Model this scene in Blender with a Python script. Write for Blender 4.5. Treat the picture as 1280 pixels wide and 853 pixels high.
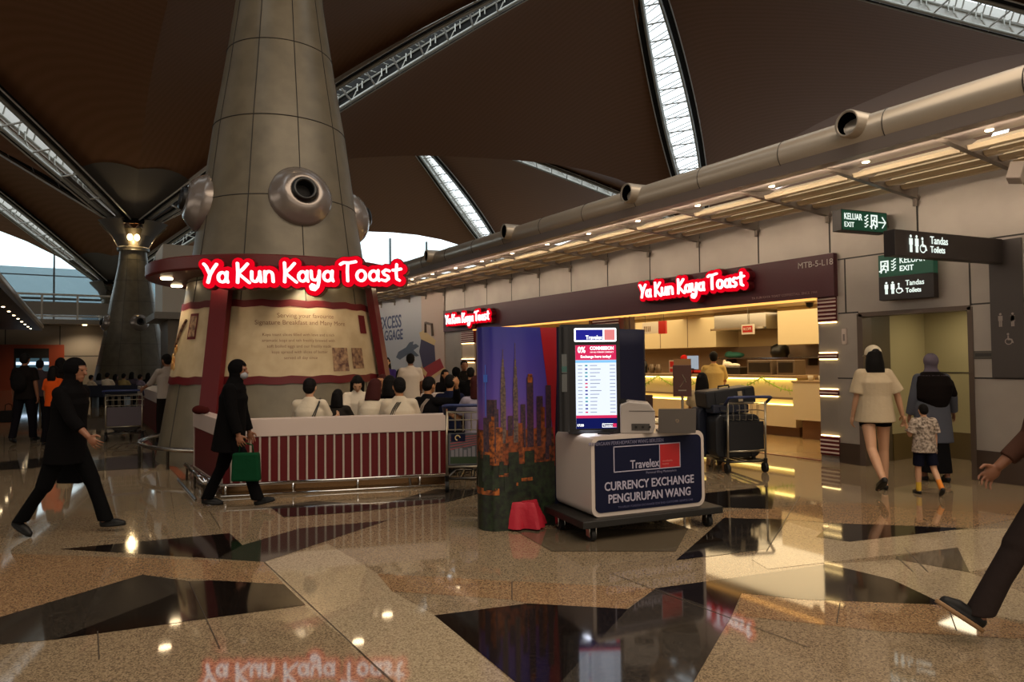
import bpy, bmesh, math, random
from mathutils import Vector, Matrix, Euler
random.seed(7)
for o in list(bpy.data.objects): bpy.data.objects.remove(o)
SC = bpy.context.scene
COL = SC.collection
R = math.radians
PI = math.pi

# ------------------------------------------------------------ camera
CAM_H = 1.55; FPX = 860.0; YAW = R(32.3); PITCH = math.atan(25.5/860); ROLL = R(.6)
cam_data = bpy.data.cameras.new('camera'); cam = bpy.data.objects.new('camera', cam_data); COL.objects.link(cam)
SC.camera = cam
_f = Vector((math.sin(YAW)*math.cos(PITCH), math.cos(YAW)*math.cos(PITCH), math.sin(PITCH)))
_r0 = Vector((math.cos(YAW), -math.sin(YAW), 0)); _u0 = _r0.cross(_f)
_r = _r0*math.cos(ROLL) - _u0*math.sin(ROLL); _u = _u0*math.cos(ROLL) + _r0*math.sin(ROLL)
mw = Matrix((( _r.x, _u.x, -_f.x, 0), (_r.y, _u.y, -_f.y, 0), (_r.z, _u.z, -_f.z, CAM_H), (0, 0, 0, 1)))
cam.matrix_world = mw
cam_data.sensor_width = 36; cam_data.sensor_fit = 'HORIZONTAL'; cam_data.lens = FPX/1280*36
cam_data.clip_end = 500; cam_data.clip_start = .05

# ------------------------------------------------------------ exposure, world
SC.view_settings.view_transform = 'Standard'; SC.view_settings.look = 'None'
SC.view_settings.gamma = 1; SC.view_settings.use_curve_mapping = False
SC.view_settings.exposure = 0.0
W = bpy.data.worlds.new('overcast_sky'); SC.world = W; W.use_nodes = True
wn = W.node_tree.nodes; wl = W.node_tree.links
bg = wn['Background']; bg.inputs[1].default_value = 2.2
tc = wn.new('ShaderNodeTexCoord'); sp = wn.new('ShaderNodeSeparateXYZ'); rp = wn.new('ShaderNodeValToRGB')
wl.new(tc.outputs['Generated'], sp.inputs[0]); wl.new(sp.outputs['Z'], rp.inputs[0]); wl.new(rp.outputs[0], bg.inputs[0])
rp.color_ramp.elements[0].color = (.5, .6, .68, 1); rp.color_ramp.elements[0].position = .02
rp.color_ramp.elements[1].color = (.85, .95, 1, 1); rp.color_ramp.elements[1].position = .12

def area_light(name, loc, rot, sx, sy, power, col=(1, .85, .65)):
    d = bpy.data.lights.new(name, 'AREA'); d.shape = 'RECTANGLE'; d.size = sx; d.size_y = sy
    d.energy = power; d.color = col
    o = bpy.data.objects.new(name, d); COL.objects.link(o); o.location = loc; o.rotation_euler = rot
    return o
def spot_light(name, loc, power, col=(1, .8, .55), angle=100, blend=.6, target=None, rad=.04, parent=None):
    d = bpy.data.lights.new(name, 'SPOT'); d.energy = power; d.color = col
    d.spot_size = R(angle); d.spot_blend = blend; d.shadow_soft_size = rad
    o = bpy.data.objects.new(name, d); COL.objects.link(o); o.location = loc
    if target is not None:
        o.rotation_euler = (Vector(target)-Vector(loc)).to_track_quat('-Z', 'Y').to_euler()
    if parent: o.parent = parent
    return o
# two broad fill lights added out of view, behind the camera and to the left
area_light('added_fill_behind', (2, -22, 9), (R(78), 0, 0), 44, 12, 1700, (1, .86, .7))
area_light('added_fill_left', (-40, 18, 8), (R(78), 0, R(-90)), 40, 10, 1500, (1, .87, .72))

# unseen overhead fill light, added above the camera to brighten the floor
area_light('added_fill_overhead', (6, -6, 15), (R(-8), 0, 0), 26, 16, 4700, (1, .82, .62))

# ------------------------------------------------------------ pixel <-> world helpers (points taken from the photograph)
def ray(x, y): return _f + _r*((x-640)/FPX) + _u*((426.5-y)/FPX)
CP = Vector((0, 0, CAM_H))
def G(x, y, z=0.0):
    d = ray(x, y); return CP + d*((z-CAM_H)/d.z)
def WX(x, y, X):
    d = ray(x, y); return CP + d*(X/d.x)
def WY(x, y, Y):
    d = ray(x, y); return CP + d*(Y/d.y)
def PD(x, y, D): return CP + ray(x, y)*D
def GD(x, D):
    p = PD(x, 440, D); return Vector((p.x, p.y, 0))
CR = Vector((math.cos(YAW), -math.sin(YAW), 0)); CF = Vector((math.sin(YAW), math.cos(YAW), 0))
def bearing(deg):      # facing: 0 = away from the camera, 90 = to the picture's right, 180 = to the camera; returns rot z for a +y forward figure
    return -(YAW + R(deg))

# ------------------------------------------------------------ materials
def lin(c):
    if isinstance(c, str):
        c = c.lstrip('#'); c = [int(c[i:i+2], 16)/255 for i in (0, 2, 4)]
    return tuple(((v/12.92) if v <= .04045 else ((v+.055)/1.055)**2.4) for v in c[:3])
MATS = {}
def mat(name, col='#808080', rough=.5, metal=0, emit=None, es=0, spec=.5, noise=None, bump=0, bscale=40, coat=0):
    if name in MATS: return MATS[name]
    m = bpy.data.materials.new(name); m.use_nodes = True; MATS[name] = m
    nt = m.node_tree; b = nt.nodes['Principled BSDF']
    c = lin(col) + (1,)
    b.inputs['Base Color'].default_value = c
    b.inputs['Roughness'].default_value = rough; b.inputs['Metallic'].default_value = metal
    b.inputs['Specular IOR Level'].default_value = spec
    if coat: b.inputs['Coat Weight'].default_value = coat; b.inputs['Coat Roughness'].default_value = .05
    if emit:
        b.inputs['Emission Color'].default_value = lin(emit) + (1,); b.inputs['Emission Strength'].default_value = es
    if noise or bump:
        t = nt.nodes.new('ShaderNodeTexCoord'); n = nt.nodes.new('ShaderNodeTexNoise')
        nt.links.new(t.outputs['Object'], n.inputs[0]); n.inputs['Scale'].default_value = bscale if not noise else noise[1]
        n.inputs['Detail'].default_value = 4
        if noise:
            r_ = nt.nodes.new('ShaderNodeValToRGB'); c2 = lin(noise[0]) + (1,)
            r_.color_ramp.elements[0].position = .35; r_.color_ramp.elements[1].position = .65
            r_.color_ramp.elements[0].color = c; r_.color_ramp.elements[1].color = c2
            nt.links.new(n.outputs['Fac'], r_.inputs[0]); nt.links.new(r_.outputs[0], b.inputs['Base Color'])
        if bump:
            bp = nt.nodes.new('ShaderNodeBump'); bp.inputs['Strength'].default_value = bump; bp.inputs['Distance'].default_value = .02
            nt.links.new(n.outputs['Fac'], bp.inputs['Height']); nt.links.new(bp.outputs[0], b.inputs['Normal'])
    return m
def terrazzo(name, a, b_, c, rough=.04, sc=130):
    m = bpy.data.materials.new(name); m.use_nodes = True; nt = m.node_tree; b = nt.nodes['Principled BSDF']; L = nt.links.new
    t = nt.nodes.new('ShaderNodeTexCoord'); v = nt.nodes.new('ShaderNodeTexVoronoi'); v.inputs['Scale'].default_value = sc
    L(t.outputs['Object'], v.inputs['Vector'])
    r_ = nt.nodes.new('ShaderNodeValToRGB'); r_.color_ramp.interpolation = 'CONSTANT'
    e = r_.color_ramp.elements; e[0].position = 0; e[0].color = lin(a)+(1,); e[1].position = .4; e[1].color = lin(b_)+(1,)
    k = e.new(.75); k.color = lin(c)+(1,)
    sp_ = nt.nodes.new('ShaderNodeSeparateXYZ'); L(v.outputs['Color'], sp_.inputs[0]); L(sp_.outputs[0], r_.inputs[0])
    n = nt.nodes.new('ShaderNodeTexNoise'); n.inputs['Scale'].default_value = .6; n.inputs['Detail'].default_value = 3; L(t.outputs['Object'], n.inputs[0])
    mx = nt.nodes.new('ShaderNodeMix'); mx.data_type = 'RGBA'; mx.blend_type = 'MULTIPLY'; mx.inputs[0].default_value = .35
    L(r_.outputs[0], mx.inputs[6]); L(n.outputs['Fac'], mx.inputs[7]); L(mx.outputs[2], b.inputs['Base Color'])
    b.inputs['Roughness'].default_value = rough; b.inputs['Specular IOR Level'].default_value = .6
    n2 = nt.nodes.new('ShaderNodeTexNoise'); n2.inputs['Scale'].default_value = 3; L(t.outputs['Object'], n2.inputs[0])
    mr = nt.nodes.new('ShaderNodeMapRange'); mr.inputs[3].default_value = rough*.7; mr.inputs[4].default_value = rough*1.35
    L(n2.outputs['Fac'], mr.inputs[0]); L(mr.outputs[0], b.inputs['Roughness'])
    MATS[name] = m; return m
def glow(name, col, s): return mat(name, '#000000', .5, emit=col, es=s, spec=0)

m_floor = terrazzo('terrazzo_beige', '#8a7860', '#a08c70', '#6d5e4c')
m_tan = terrazzo('terrazzo_tan', '#8e6f52', '#a88a66', '#705843')
m_light = terrazzo('terrazzo_light', '#a59479', '#b5a488', '#8d7c66')
m_black = terrazzo('terrazzo_black', '#16110f', '#221b17', '#0e0b0a', .06)
m_brown = terrazzo('terrazzo_dark_grey', '#35302b', '#423b33', '#292520', .06)
m_mid = terrazzo('terrazzo_mid_grey', '#605546', '#6d6150', '#524838', .07)
m_joint = mat('floor_joint', '#3d342b', .5)
m_white = mat('white_laminate', '#c4b3aa', .35)
m_steel = mat('brushed_steel', '#b5b0a8', .22, 1)
m_chrome = mat('chrome', '#d0d0d0', .1, 1)
m_dsteel = mat('dark_steel', '#5b564f', .3, 1)
m_blackp = mat('black_plastic', '#0c0c0d', .35)
m_rubber = mat('black_rubber', '#0b0b0b', .7)
m_red = mat('dark_red_panel', '#571014', .45, spec=.3)
m_maroon = mat('maroon_fascia', '#44101a', .4)
m_panel = mat('aluminium_panel', '#a39a91', .38, .35, noise=('#958c84', 1.2))
m_seam = mat('panel_seam', '#2c2825', .6)
m_navy = mat('navy_print', '#0b102c', .6, spec=.2)
m_signw = glow('sign_white', '#fff0f4', 1.5)
m_signr = glow('sign_red', '#e8061e', 1.05)
m_warm = glow('warm_lamp', '#ffd9a0', 9)
m_glass = None

# ------------------------------------------------------------ mesh builder
class MB:
    def __init__(s): s.v = []; s.f = []; s.mi = []
    def add(s, vs, fs, m=0):
        o = len(s.v); s.v += [tuple(v) for v in vs]
        for f in fs: s.f.append([o+i for i in f]); s.mi.append(m)
        return s
    def box(s, c, d, rz=0, m=0, mtx=None):
        x, y, z = [k/2 for k in d]
        vs = [Vector((a*x, b*y, e*z)) for e in (-1, 1) for b in (-1, 1) for a in (-1, 1)]
        M_ = mtx if mtx else Matrix.Rotation(rz, 3, 'Z')
        vs = [M_ @ v + Vector(c) for v in vs]
        return s.add(vs, [(0, 2, 3, 1), (4, 5, 7, 6), (0, 1, 5, 4), (1, 3, 7, 5), (3, 2, 6, 7), (2, 0, 4, 6)], m)
    def bb(s, x0, x1, y0, y1, z0, z1, m=0):
        return s.box(((x0+x1)/2, (y0+y1)/2, (z0+z1)/2), (abs(x1-x0), abs(y1-y0), abs(z1-z0)), m=m)
    def tube(s, pts, r, n=8, m=0, cap=True, closed=False):
        pts = [Vector(p) for p in pts]; k = len(pts); rr = r if isinstance(r, (list, tuple)) else [r]*k
        vs = []; up = Vector((0, 0, 1)); prev = None
        for i, p in enumerate(pts):
            if closed: t = (pts[(i+1) % k]-pts[i-1])
            else: t = (pts[min(i+1, k-1)]-pts[max(i-1, 0)])
            t = t.normalized() if t.length > 1e-9 else Vector((0, 0, 1))
            if prev is None: a = up if abs(t.z) < .95 else Vector((1, 0, 0))
            else: a = prev
            n1 = (a - t*a.dot(t)).normalized(); prev = n1; n2 = t.cross(n1)
            for j in range(n):
                q = 2*PI*j/n; vs.append(p + (n1*math.cos(q)+n2*math.sin(q))*rr[i])
        fs = []
        for i in range(k if closed else k-1):
            a = i*n; b = ((i+1) % k)*n
            for j in range(n): fs.append((a+j, a+(j+1) % n, b+(j+1) % n, b+j))
        if cap and not closed: fs.append(tuple(range(n))[::-1]); fs.append(tuple((k-1)*n+j for j in range(n)))
        return s.add(vs, fs, m)
    def lathe(s, prof, c=(0, 0, 0), n=32, m=0, mtx=None, a0=0, a1=2*PI):
        full = abs(a1-a0-2*PI) < 1e-6; k = n if full else n+1
        vs = []
        for (r, z) in prof:
            for j in range(k):
                q = a0+(a1-a0)*j/n; v = Vector((r*math.cos(q), r*math.sin(q), z))
                if mtx: v = mtx @ v
                vs.append(v+Vector(c))
        fs = []
        for i in range(len(prof)-1):
            for j in range(n):
                j2 = (j+1) % k; fs.append((i*k+j, i*k+j2, (i+1)*k+j2, (i+1)*k+j))
        return s.add(vs, fs, m)
    def prism(s, poly, d0, d1, mtx=None, m=0):        # polygon in x,z; depth along y
        n = len(poly); vs = [Vector((x, d0, z)) for x, z in poly]+[Vector((x, d1, z)) for x, z in poly]
        if mtx: vs = [mtx @ v for v in vs]
        return s.add(vs, [tuple(range(n)), tuple(range(2*n-1, n-1, -1))]+[(i, i+n, (i+1) % n+n, (i+1) % n) for i in range(n)], m)
    def ell(s, c, r, n=12, m=0, mtx=None):
        vs = []; fs = []; k = max(6, n//2+1)
        for i in range(k+1):
            a = PI*i/k
            for j in range(n):
                q = 2*PI*j/n; v = Vector((r[0]*math.sin(a)*math.cos(q), r[1]*math.sin(a)*math.sin(q), r[2]*math.cos(a)))
                if mtx: v = mtx @ v
                vs.append(v+Vector(c))
        for i in range(k):
            for j in range(n): fs.append((i*n+j, (i+1)*n+j, (i+1)*n+(j+1) % n, i*n+(j+1) % n))
        return s.add(vs, fs, m)
    def rbox(s, x0, x1, y0, y1, z0, z1, rad=.05, m=0, axis='y', n=6):      # box with corners rounded in the x,z outline
        poly = rrect(x0, x1, z0, z1, rad, n)
        return s.prism(poly, y0, y1, m=m)
    def build(s, name, mats, parent=None, smooth=False, bevel=0, loc=None, weld=False, auto=None):
        me = bpy.data.meshes.new(name); me.from_pydata(s.v, [], s.f)
        for m_ in (mats if isinstance(mats, (list, tuple)) else [mats]): me.materials.append(m_)
        for p, q in zip(me.polygons, s.mi): p.material_index = q; p.use_smooth = smooth
        bm = bmesh.new(); bm.from_mesh(me)
        if weld: bmesh.ops.remove_doubles(bm, verts=bm.verts, dist=1e-5)
        bmesh.ops.recalc_face_normals(bm, faces=bm.faces); bm.to_mesh(me); bm.free()
        o = bpy.data.objects.new(name, me); COL.objects.link(o)
        if parent: o.parent = parent
        if loc: o.location = loc
        if bevel:
            b = o.modifiers.new('bevel', 'BEVEL'); b.width = bevel; b.segments = 2; b.limit_method = 'ANGLE'
        if auto is not None:
            for p in me.polygons: p.use_smooth = True
            try:
                me.set_sharp_from_angle(angle=R(auto))
            except Exception: pass
        return o
def rrect(x0, x1, z0, z1, rad, n=6):
    poly = []
    for cx, cz, a in ((x1-rad, z0+rad, -90), (x1-rad, z1-rad, 0), (x0+rad, z1-rad, 90), (x0+rad, z0+rad, 180)):
        for i in range(n+1):
            q = R(a+90*i/n); poly.append((cx+rad*math.cos(q), cz+rad*math.sin(q)))
    return poly
def empty(name, loc=(0, 0, 0), rz=0, label=None, cat=None, group=None):
    o = bpy.data.objects.new(name, None); COL.objects.link(o); o.location = loc; o.rotation_euler = (0, 0, rz)
    o.empty_display_size = .1
    if label: tag(o, label, cat, group)
    return o
def tag(o, label, cat, group=None, kind=None):
    o['label'] = label; o['category'] = cat
    if group: o['group'] = group
    if kind: o['kind'] = kind
    return o
def struct(o): o['kind'] = 'structure'; return o
def kids(o): return [c for c in bpy.data.objects if c.parent == o]
def dup_tree(o, parent=None, ch=None):
    if ch is None:
        ch = {}
        for c in bpy.data.objects:
            if c.parent: ch.setdefault(c.parent.name, []).append(c)
    c = o.copy(); COL.objects.link(c); c.parent = parent
    for k in ch.get(o.name, []): dup_tree(k, c, ch)
    return c
def text_mesh(name, s, size, m, parent=None, loc=(0, 0, 0), rot=(PI/2, 0, 0), align='CENTER', ext=.002, off=0, sx=1.0, shear=0, space=1.0):
    cu = bpy.data.curves.new(name, 'FONT'); cu.body = s; cu.size = size; cu.align_x = align; cu.align_y = 'CENTER'
    cu.extrude = ext; cu.offset = off; cu.shear = shear; cu.space_character = space; cu.resolution_u = 3
    t = bpy.data.objects.new('tmp_text', cu); COL.objects.link(t)
    dg = bpy.context.evaluated_depsgraph_get(); dg.update()
    me = bpy.data.meshes.new_from_object(t.evaluated_get(dg))
    bpy.data.objects.remove(t); bpy.data.curves.remove(cu)
    me.materials.clear(); me.materials.append(m)
    M_ = Matrix.Translation(loc) @ Euler(rot).to_matrix().to_4x4() @ Matrix.Diagonal((sx, 1, 1, 1))
    me.transform(M_)
    o = bpy.data.objects.new(name, me); COL.objects.link(o)
    if parent: o.parent = parent
    return o

# ============================================================ SETTING: FLOOR
mb = MB(); mb.bb(-75, 75, -30, 140, -.3, 0)
floor = struct(mb.build('floor', m_floor))
INL = [
 (m_tan, [(-60, 690), (330, 703), (355, 731), (178, 720), (-60, 800)]),
 (m_tan, [(460, 717), (640, 727), (820, 736), (782, 762), (660, 755), (640, 750), (490, 740)]),
 (m_light, [(330, 703), (410, 680), (470, 716), (490, 740), (545, 770), (650, 862), (505, 862), (380, 757), (355, 731)]),
 (m_light, [(975, 650), (1035, 668), (1285, 660), (1285, 700), (1210, 716), (1197, 685), (960, 712), (940, 700)]),
 (m_light, [(1035, 706), (1120, 700), (1210, 716), (1290, 745), (1290, 780), (1182, 757)]),
 (m_tan, [(927, 742), (1182, 757), (1290, 784), (1290, 800), (1105, 790), (920, 770)]),
 (m_tan, [(905, 640), (1020, 630), (1290, 628), (1290, 645), (1210, 660), (1052, 655), (985, 650), (900, 655)]),
 (m_black, [(75, 687), (287, 667), (303, 682), (275, 699)]),
 (m_brown, [(303, 682), (375, 661), (485, 651), (330, 703), (272, 699)]),
 (m_brown, [(-60, 790), (178, 719), (236, 727), (262, 726), (70, 800), (-60, 812)]),
 (m_black, [(70, 800), (262, 726), (355, 731), (382, 757), (230, 778)]),
 (m_black, [(543, 770), (660, 755), (785, 762), (693, 862), (655, 862)]),
 (m_brown, [(785, 762), (820, 736), (915, 770), (862, 862), (693, 862)]),
 (m_black, [(820, 736), (945, 719), (927, 742), (915, 770)]),
 (m_black, [(845, 701), (905, 648), (985, 650), (960, 687)]),
 (m_black, [(1040, 655), (1052, 655), (1210, 661), (1062, 678), (1020, 672)]),
 (m_black, [(945, 719), (1035, 706), (1115, 725), (1182, 757), (1000, 750), (927, 742)]),
 (m_mid, [(1120, 696), (1197, 685), (1212, 716), (1120, 700)]),
 (m_black, [(882, 617), (970, 608), (965, 637), (880, 634)]),
 (m_black, [(337, 634), (395, 627), (475, 632), (440, 641), (355, 647)]),
 (m_brown, [(440, 641), (475, 632), (545, 612), (620, 612), (560, 628)]),
 (m_brown, [(90, 580), (180, 566), (215, 566), (195, 585), (100, 590)]),
 (m_brown, [(0, 578), (60, 572), (95, 576), (40, 586), (0, 588)]),
 (m_brown, [(600, 700), (640, 660), (850, 660), (830, 690), (700, 700)]) if False else (m_mid, [(640, 662), (860, 662), (845, 690), (690, 690)]),
]
for i, (m_, poly) in enumerate(INL):
    vs = [G(*p) for p in poly]; z = .0012+.0001*i
    vs = [(v.x, v.y, z) for v in vs]
    MB().add(vs, [tuple(range(len(vs)))]).build('terrazzo_inlay', m_, floor)
mb = MB()
for a, b in [((330, 703), (500, 862)), ((236, 727), (275, 812)), ((480, 651), (640, 603)), ((765, 718), (1010, 810)), ((1120, 696), (1142, 716)),
             ((1050, 755), (1046, 780)), ((1186, 762), (1196, 790)), ((1000, 620), (958, 690)), ((1130, 685), (1160, 716)), ((122, 790), (124, 825)), ((640, 750), (640, 727)),
             ((262, 640), (275, 660))]:
    p, q = G(*a), G(*b); d = (q-p).normalized(); n = Vector((-d.y, d.x, 0))*.0028
    mb.add([(p-n).to_tuple()[:2]+(.004,), (p+n).to_tuple()[:2]+(.004,), (q+n).to_tuple()[:2]+(.004,), (q-n).to_tuple()[:2]+(.004,)], [(0, 1, 2, 3)])
mb.build('terrazzo_joints', m_joint, floor)

# ============================================================ SETTING: ROOF
CX0 = 3.05; PX = 53.0; YS = [-25.9, 12.5, 50.9, 89.3]
def node(i, j):
    zz = 10.3 if i == 0 else (18.5 if (i, j) == (1, 1) else 15.5)
    return Vector((CX0+i*PX, YS[j], zz))
CZ = 28.3
def dprof(t): return 1.15*t-.15*t**3
def tri_z(P, Q, C, x, y):
    d = (Q.y-C.y)*(P.x-C.x)+(C.x-Q.x)*(P.y-C.y)
    a = ((Q.y-C.y)*(x-C.x)+(C.x-Q.x)*(y-C.y))/d; b = ((C.y-P.y)*(x-C.x)+(P.x-C.x)*(y-C.y))/d
    t = max(0, 1-a-b); s = b/max(1e-6, a+b)
    return shell_z(P, Q, C, t, s)
def shell_z(P, Q, C, t, s):
    s = min(max(s, 0), 1)
    zp = P.z+(C.z-P.z)*dprof(t); zq = Q.z+(C.z-Q.z)*dprof(t)
    return zp+(zq-zp)*s+6.2*(1-t)**1.3*(1-abs(2*s-1)**2.8)
def gap(t): return .12+1.1*math.sin(PI*min(1, max(0, t))**.8)**.8 if 0 < t < 1 else .12
m_ceil = bpy.data.materials.new('roof_lining'); m_ceil.use_nodes = True
nt = m_ceil.node_tree; b = nt.nodes['Principled BSDF']
t_ = nt.nodes.new('ShaderNodeTexCoord'); w_ = nt.nodes.new('ShaderNodeTexWave'); w_.inputs['Scale'].default_value = 1.2; w_.wave_type = 'BANDS'; w_.bands_direction = 'DIAGONAL'
nt.links.new(t_.outputs['Object'], w_.inputs[0]); r_ = nt.nodes.new('ShaderNodeValToRGB')
r_.color_ramp.elements[0].color = lin('#7f5635')+(1,); r_.color_ramp.elements[1].color = lin('#855b3c')+(1,)
nt.links.new(w_.outputs['Fac'], r_.inputs[0]); nt.links.new(r_.outputs[0], b.inputs['Base Color']); b.inputs['Roughness'].default_value = .8
m_petal = mat('column_fan_grey', '#6b655e', .6)
m_lip = mat('roof_lip', '#d8d4cc', .4)
m_tube = mat('truss_tube', '#b9b7ae', .35, .3)
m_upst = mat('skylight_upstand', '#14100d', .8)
ceil = MB(); petal = MB()
NT = 14; NS = 14
sky_id = 0
def skylight(P, C, idx):
    """one half-diagonal of the roof: lens gap with tubes, cross bars, louvres and glazing"""
    root = empty('window_%d' % idx, (0, 0, 0)); struct(root)
    d = Vector((C.x-P.x, C.y-P.y, 0)); L = d.length; d.normalize(); n = Vector((-d.y, d.x, 0))
    def pt(t, off, dz):
        p = Vector((P.x, P.y, 0)) + d*(L*t) + n*off; p.z = P.z+(C.z-P.z)*dprof(t)+dz; return p
    ts = [.03+.95*i/22 for i in range(23)]
    for sgn in (-1, 1):
        MB().tube([pt(t, sgn*(gap(t)-.02), -.16) for t in ts], .13, 8).build('edge_tube', m_tube, root, smooth=True)
        MB().tube([pt(t, sgn*(gap(t)+.55), -.10) for t in ts], .05, 6).build('edge_lip', m_lip, root, smooth=True)
        up = MB(); vs = []
        for t in ts: vs += [pt(t, sgn*(gap(t)+.02), -.1), pt(t, sgn*(gap(t)+.02), 1.3)]
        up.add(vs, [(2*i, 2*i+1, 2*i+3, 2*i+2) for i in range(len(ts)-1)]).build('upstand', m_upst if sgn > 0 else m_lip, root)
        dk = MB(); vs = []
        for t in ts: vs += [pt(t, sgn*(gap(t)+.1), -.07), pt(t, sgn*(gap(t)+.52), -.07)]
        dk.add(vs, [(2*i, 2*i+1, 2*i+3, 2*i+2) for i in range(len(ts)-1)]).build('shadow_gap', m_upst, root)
    cb = MB(); lv = MB(); lad = MB(); n_b = int(L/1.7)
    for i in range(1, n_b):
        t = .03+.95*i/n_b; g = gap(t); dt = .95/n_b
        cb.tube([pt(t, -g, -.05), pt(t, g, -.05)], .06, 6)
        for k in (.25, .5, .75): lv.tube([pt(t+dt*(k-.3), -g, .75), pt(t+dt*(k+.3), g, .75)], .045, 4)
        for sgn in (-1, 1):
            cb.tube([pt(t, sgn*g, -.3), pt(t+.25*dt, sgn*g, .35)], .045, 5)
            lad.tube([pt(t+.3*dt, sgn*(g-.1), .2), pt(t+.3*dt, sgn*(g-.1), .7)], .05, 4)
            lad.tube([pt(t+.5*dt, sgn*(g-.1), .2), pt(t+.5*dt, sgn*(g-.1), .7)], .05, 4)
    for sgn in (-1, 1): lad.tube([pt(t, sgn*(gap(t)-.05), .55) for t in ts], .06, 5)
    cb.build('cross_bars', m_lip, root); lv.build('glazing_bars', m_tube, root); lad.build('clerestory_frame', m_tube, root)
    if idx in (1, 5):
        for k, i in enumerate((3, 7) if idx == 5 else (2, 5)):
            t = .03+.95*i/n_b
            MB().ell(pt(t, -gap(t)*(.9), -.1), (.13, .13, .1), 10).build('lamp', m_warm, root)
    return root
for i in (-1, 0, 1):
    for j in range(0, 3):
        P00, P10, P11, P01 = node(i, j), node(i+1, j), node(i+1, j+1), node(i, j+1)
        C = (P00+P10+P11+P01)/4; C.z = CZ
        for P, Q in ((P00, P10), (P10, P11), (P11, P01), (P01, P00)):
            grid = []
            for a in range(NT+1):
                t = a/NT; A_ = P.lerp(C, t); B_ = Q.lerp(C, t); e = (B_-A_); e.z = 0; Le = e.length
                row = []
                dA = (C-P); dA.z = 0; dA.normalize(); sinA = max(.25, abs(dA.x*e.y-dA.y*e.x)/max(Le, 1e-6)) if Le > 1e-6 else 1
                dB = (C-Q); dB.z = 0; dB.normalize(); sinB = max(.25, abs(dB.x*e.y-dB.y*e.x)/max(Le, 1e-6)) if Le > 1e-6 else 1
                ga = gap(t)/sinA; gb = gap(t)/sinB
                for k in range(NS+1):
                    q = k/NS
                    s = (ga+(Le-ga-gb)*q)/Le if Le > ga+gb else .5
                    p = A_.lerp(B_, s); p.z = shell_z(P, Q, C, t, s); row.append(p)
                grid.append(row)
            vs = [p for row in grid for p in row]; fs = []
            for a in range(NT):
                for k in range(NS): fs.append((a*(NS+1)+k, a*(NS+1)+k+1, (a+1)*(NS+1)+k+1, (a+1)*(NS+1)+k))
            ceil.add(vs, fs)
            # light grey fans of the shell at the column head
            for N_, O_ in ((P, Q), (Q, P)):
                if abs(N_.x-CX0) > 1: continue
                vs = []; fs = []; nr, na = 6, 8
                d0 = (C-N_); d0.z = 0; d0.normalize(); d1 = (O_-N_); d1.z = 0; d1.normalize()
                for a in range(nr+1):
                    rr = .7+3.6*a/nr
                    for k in range(na+1):
                        q = .06+.94*k/na; dd = (d0*(1-q)+d1*q).normalized(); x, y = N_.x+dd.x*rr, N_.y+dd.y*rr
                        vs.append((x, y, tri_z(P, Q, C, x, y)-.12))
                for a in range(nr):
                    for k in range(na): fs.append((a*(na+1)+k, a*(na+1)+k+1, (a+1)*(na+1)+k+1, (a+1)*(na+1)+k))
                petal.add(vs, fs)
        for P in (P00, P10, P11, P01):
            if C.y < 0 or i == 1: continue
            sky_id += 1; skylight(P, C, sky_id)
c_o = struct(ceil.build('ceiling', m_ceil, smooth=True))
petal.build('fan_panels', m_petal, c_o, smooth=True)
# outer hall walls
m_hall = mat('hall_wall', '#7d7163', .7)
struct(MB().bb(-52, -51.5, -30, 92, 0, 26).build('wall_left', m_hall))
struct(MB().bb(-52, 108, -26.5, -26, 0, 28).build('wall_back', m_hall))
struct(MB().bb(108, 108.5, -26, 92, 0, 26).build('wall_right', m_hall))

# ---- far glazed front of the hall
fac = empty('window_90', (0, 0, 0)); struct(fac)
m_mull = mat('window_mullion', '#6d7478', .4, .3)
mb = MB()
for x in [k*5.6-47 for k in range(19)]: mb.bb(x-.09, x+.09, 90.1, 90.5, 0, 19)
mb.bb(-51, 56, 90.1, 90.4, 8.8, 9.05); mb.bb(-51, 56, 90.1, 90.4, 11.4, 11.5)
mb.build('mullion_frame', m_mull, fac)
mg = bpy.data.materials.new('window_glass'); mg.use_nodes = True; nt = mg.node_tree; nt.nodes.remove(nt.nodes['Principled BSDF'])
tr = nt.nodes.new('ShaderNodeBsdfTransparent'); tr.inputs[0].default_value = (.93, .97, .97, 1); gl = nt.nodes.new('ShaderNodeBsdfGlossy'); gl.inputs['Roughness'].default_value = .05
mx = nt.nodes.new('ShaderNodeMixShader'); mx.inputs[0].default_value = .06
nt.links.new(tr.outputs[0], mx.inputs[1]); nt.links.new(gl.outputs[0], mx.inputs[2]); nt.links.new(mx.outputs[0], nt.nodes['Material Output'].inputs[0])
MATS['glass'] = mg; m_glass = mg
MB().bb(-51, 56, 90.2, 90.24, 0, 19).build('glass_pane', mg, fac)
# pale terminal wing outside
t = MB(); t.bb(-120, 90, 118, 122, 0, 15.6)
o = t.build('terminal_wing', mat('outdoor_concrete', '#93a8b2', .8)); tag(o, 'long pale blue-grey building seen outside through the far windows', 'building')
MB().bb(-120, 90, 117.7, 118.05, 2, 10.8).build('parapet_band', mat('outdoor_dark', '#46545e', .7), o)

# ============================================================ SETTING: FAR POD WALL
m_far = mat('beige_wall_panel', '#85796a', .55)
FY = 56.0
fw = struct(MB().bb(-48, 12, FY, FY+20, 0, 4.35).build('wall_far', m_far))
mb = MB()
for x in range(-46, 2, 3): mb.bb(x-.03, x+.03, FY-.02, FY, 0, 4.3)
mb.bb(-48, 2.2, FY-.02, FY, 2.2, 2.26)
mb.build('panel_seams', m_seam, fw)
mb = MB(); mb.bb(-48, 14, FY-1.6, FY+.2, 4.35, 4.65)
struct(mb.build('trim_1', mat('ledge_grey', '#8f897f', .45)))
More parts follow.
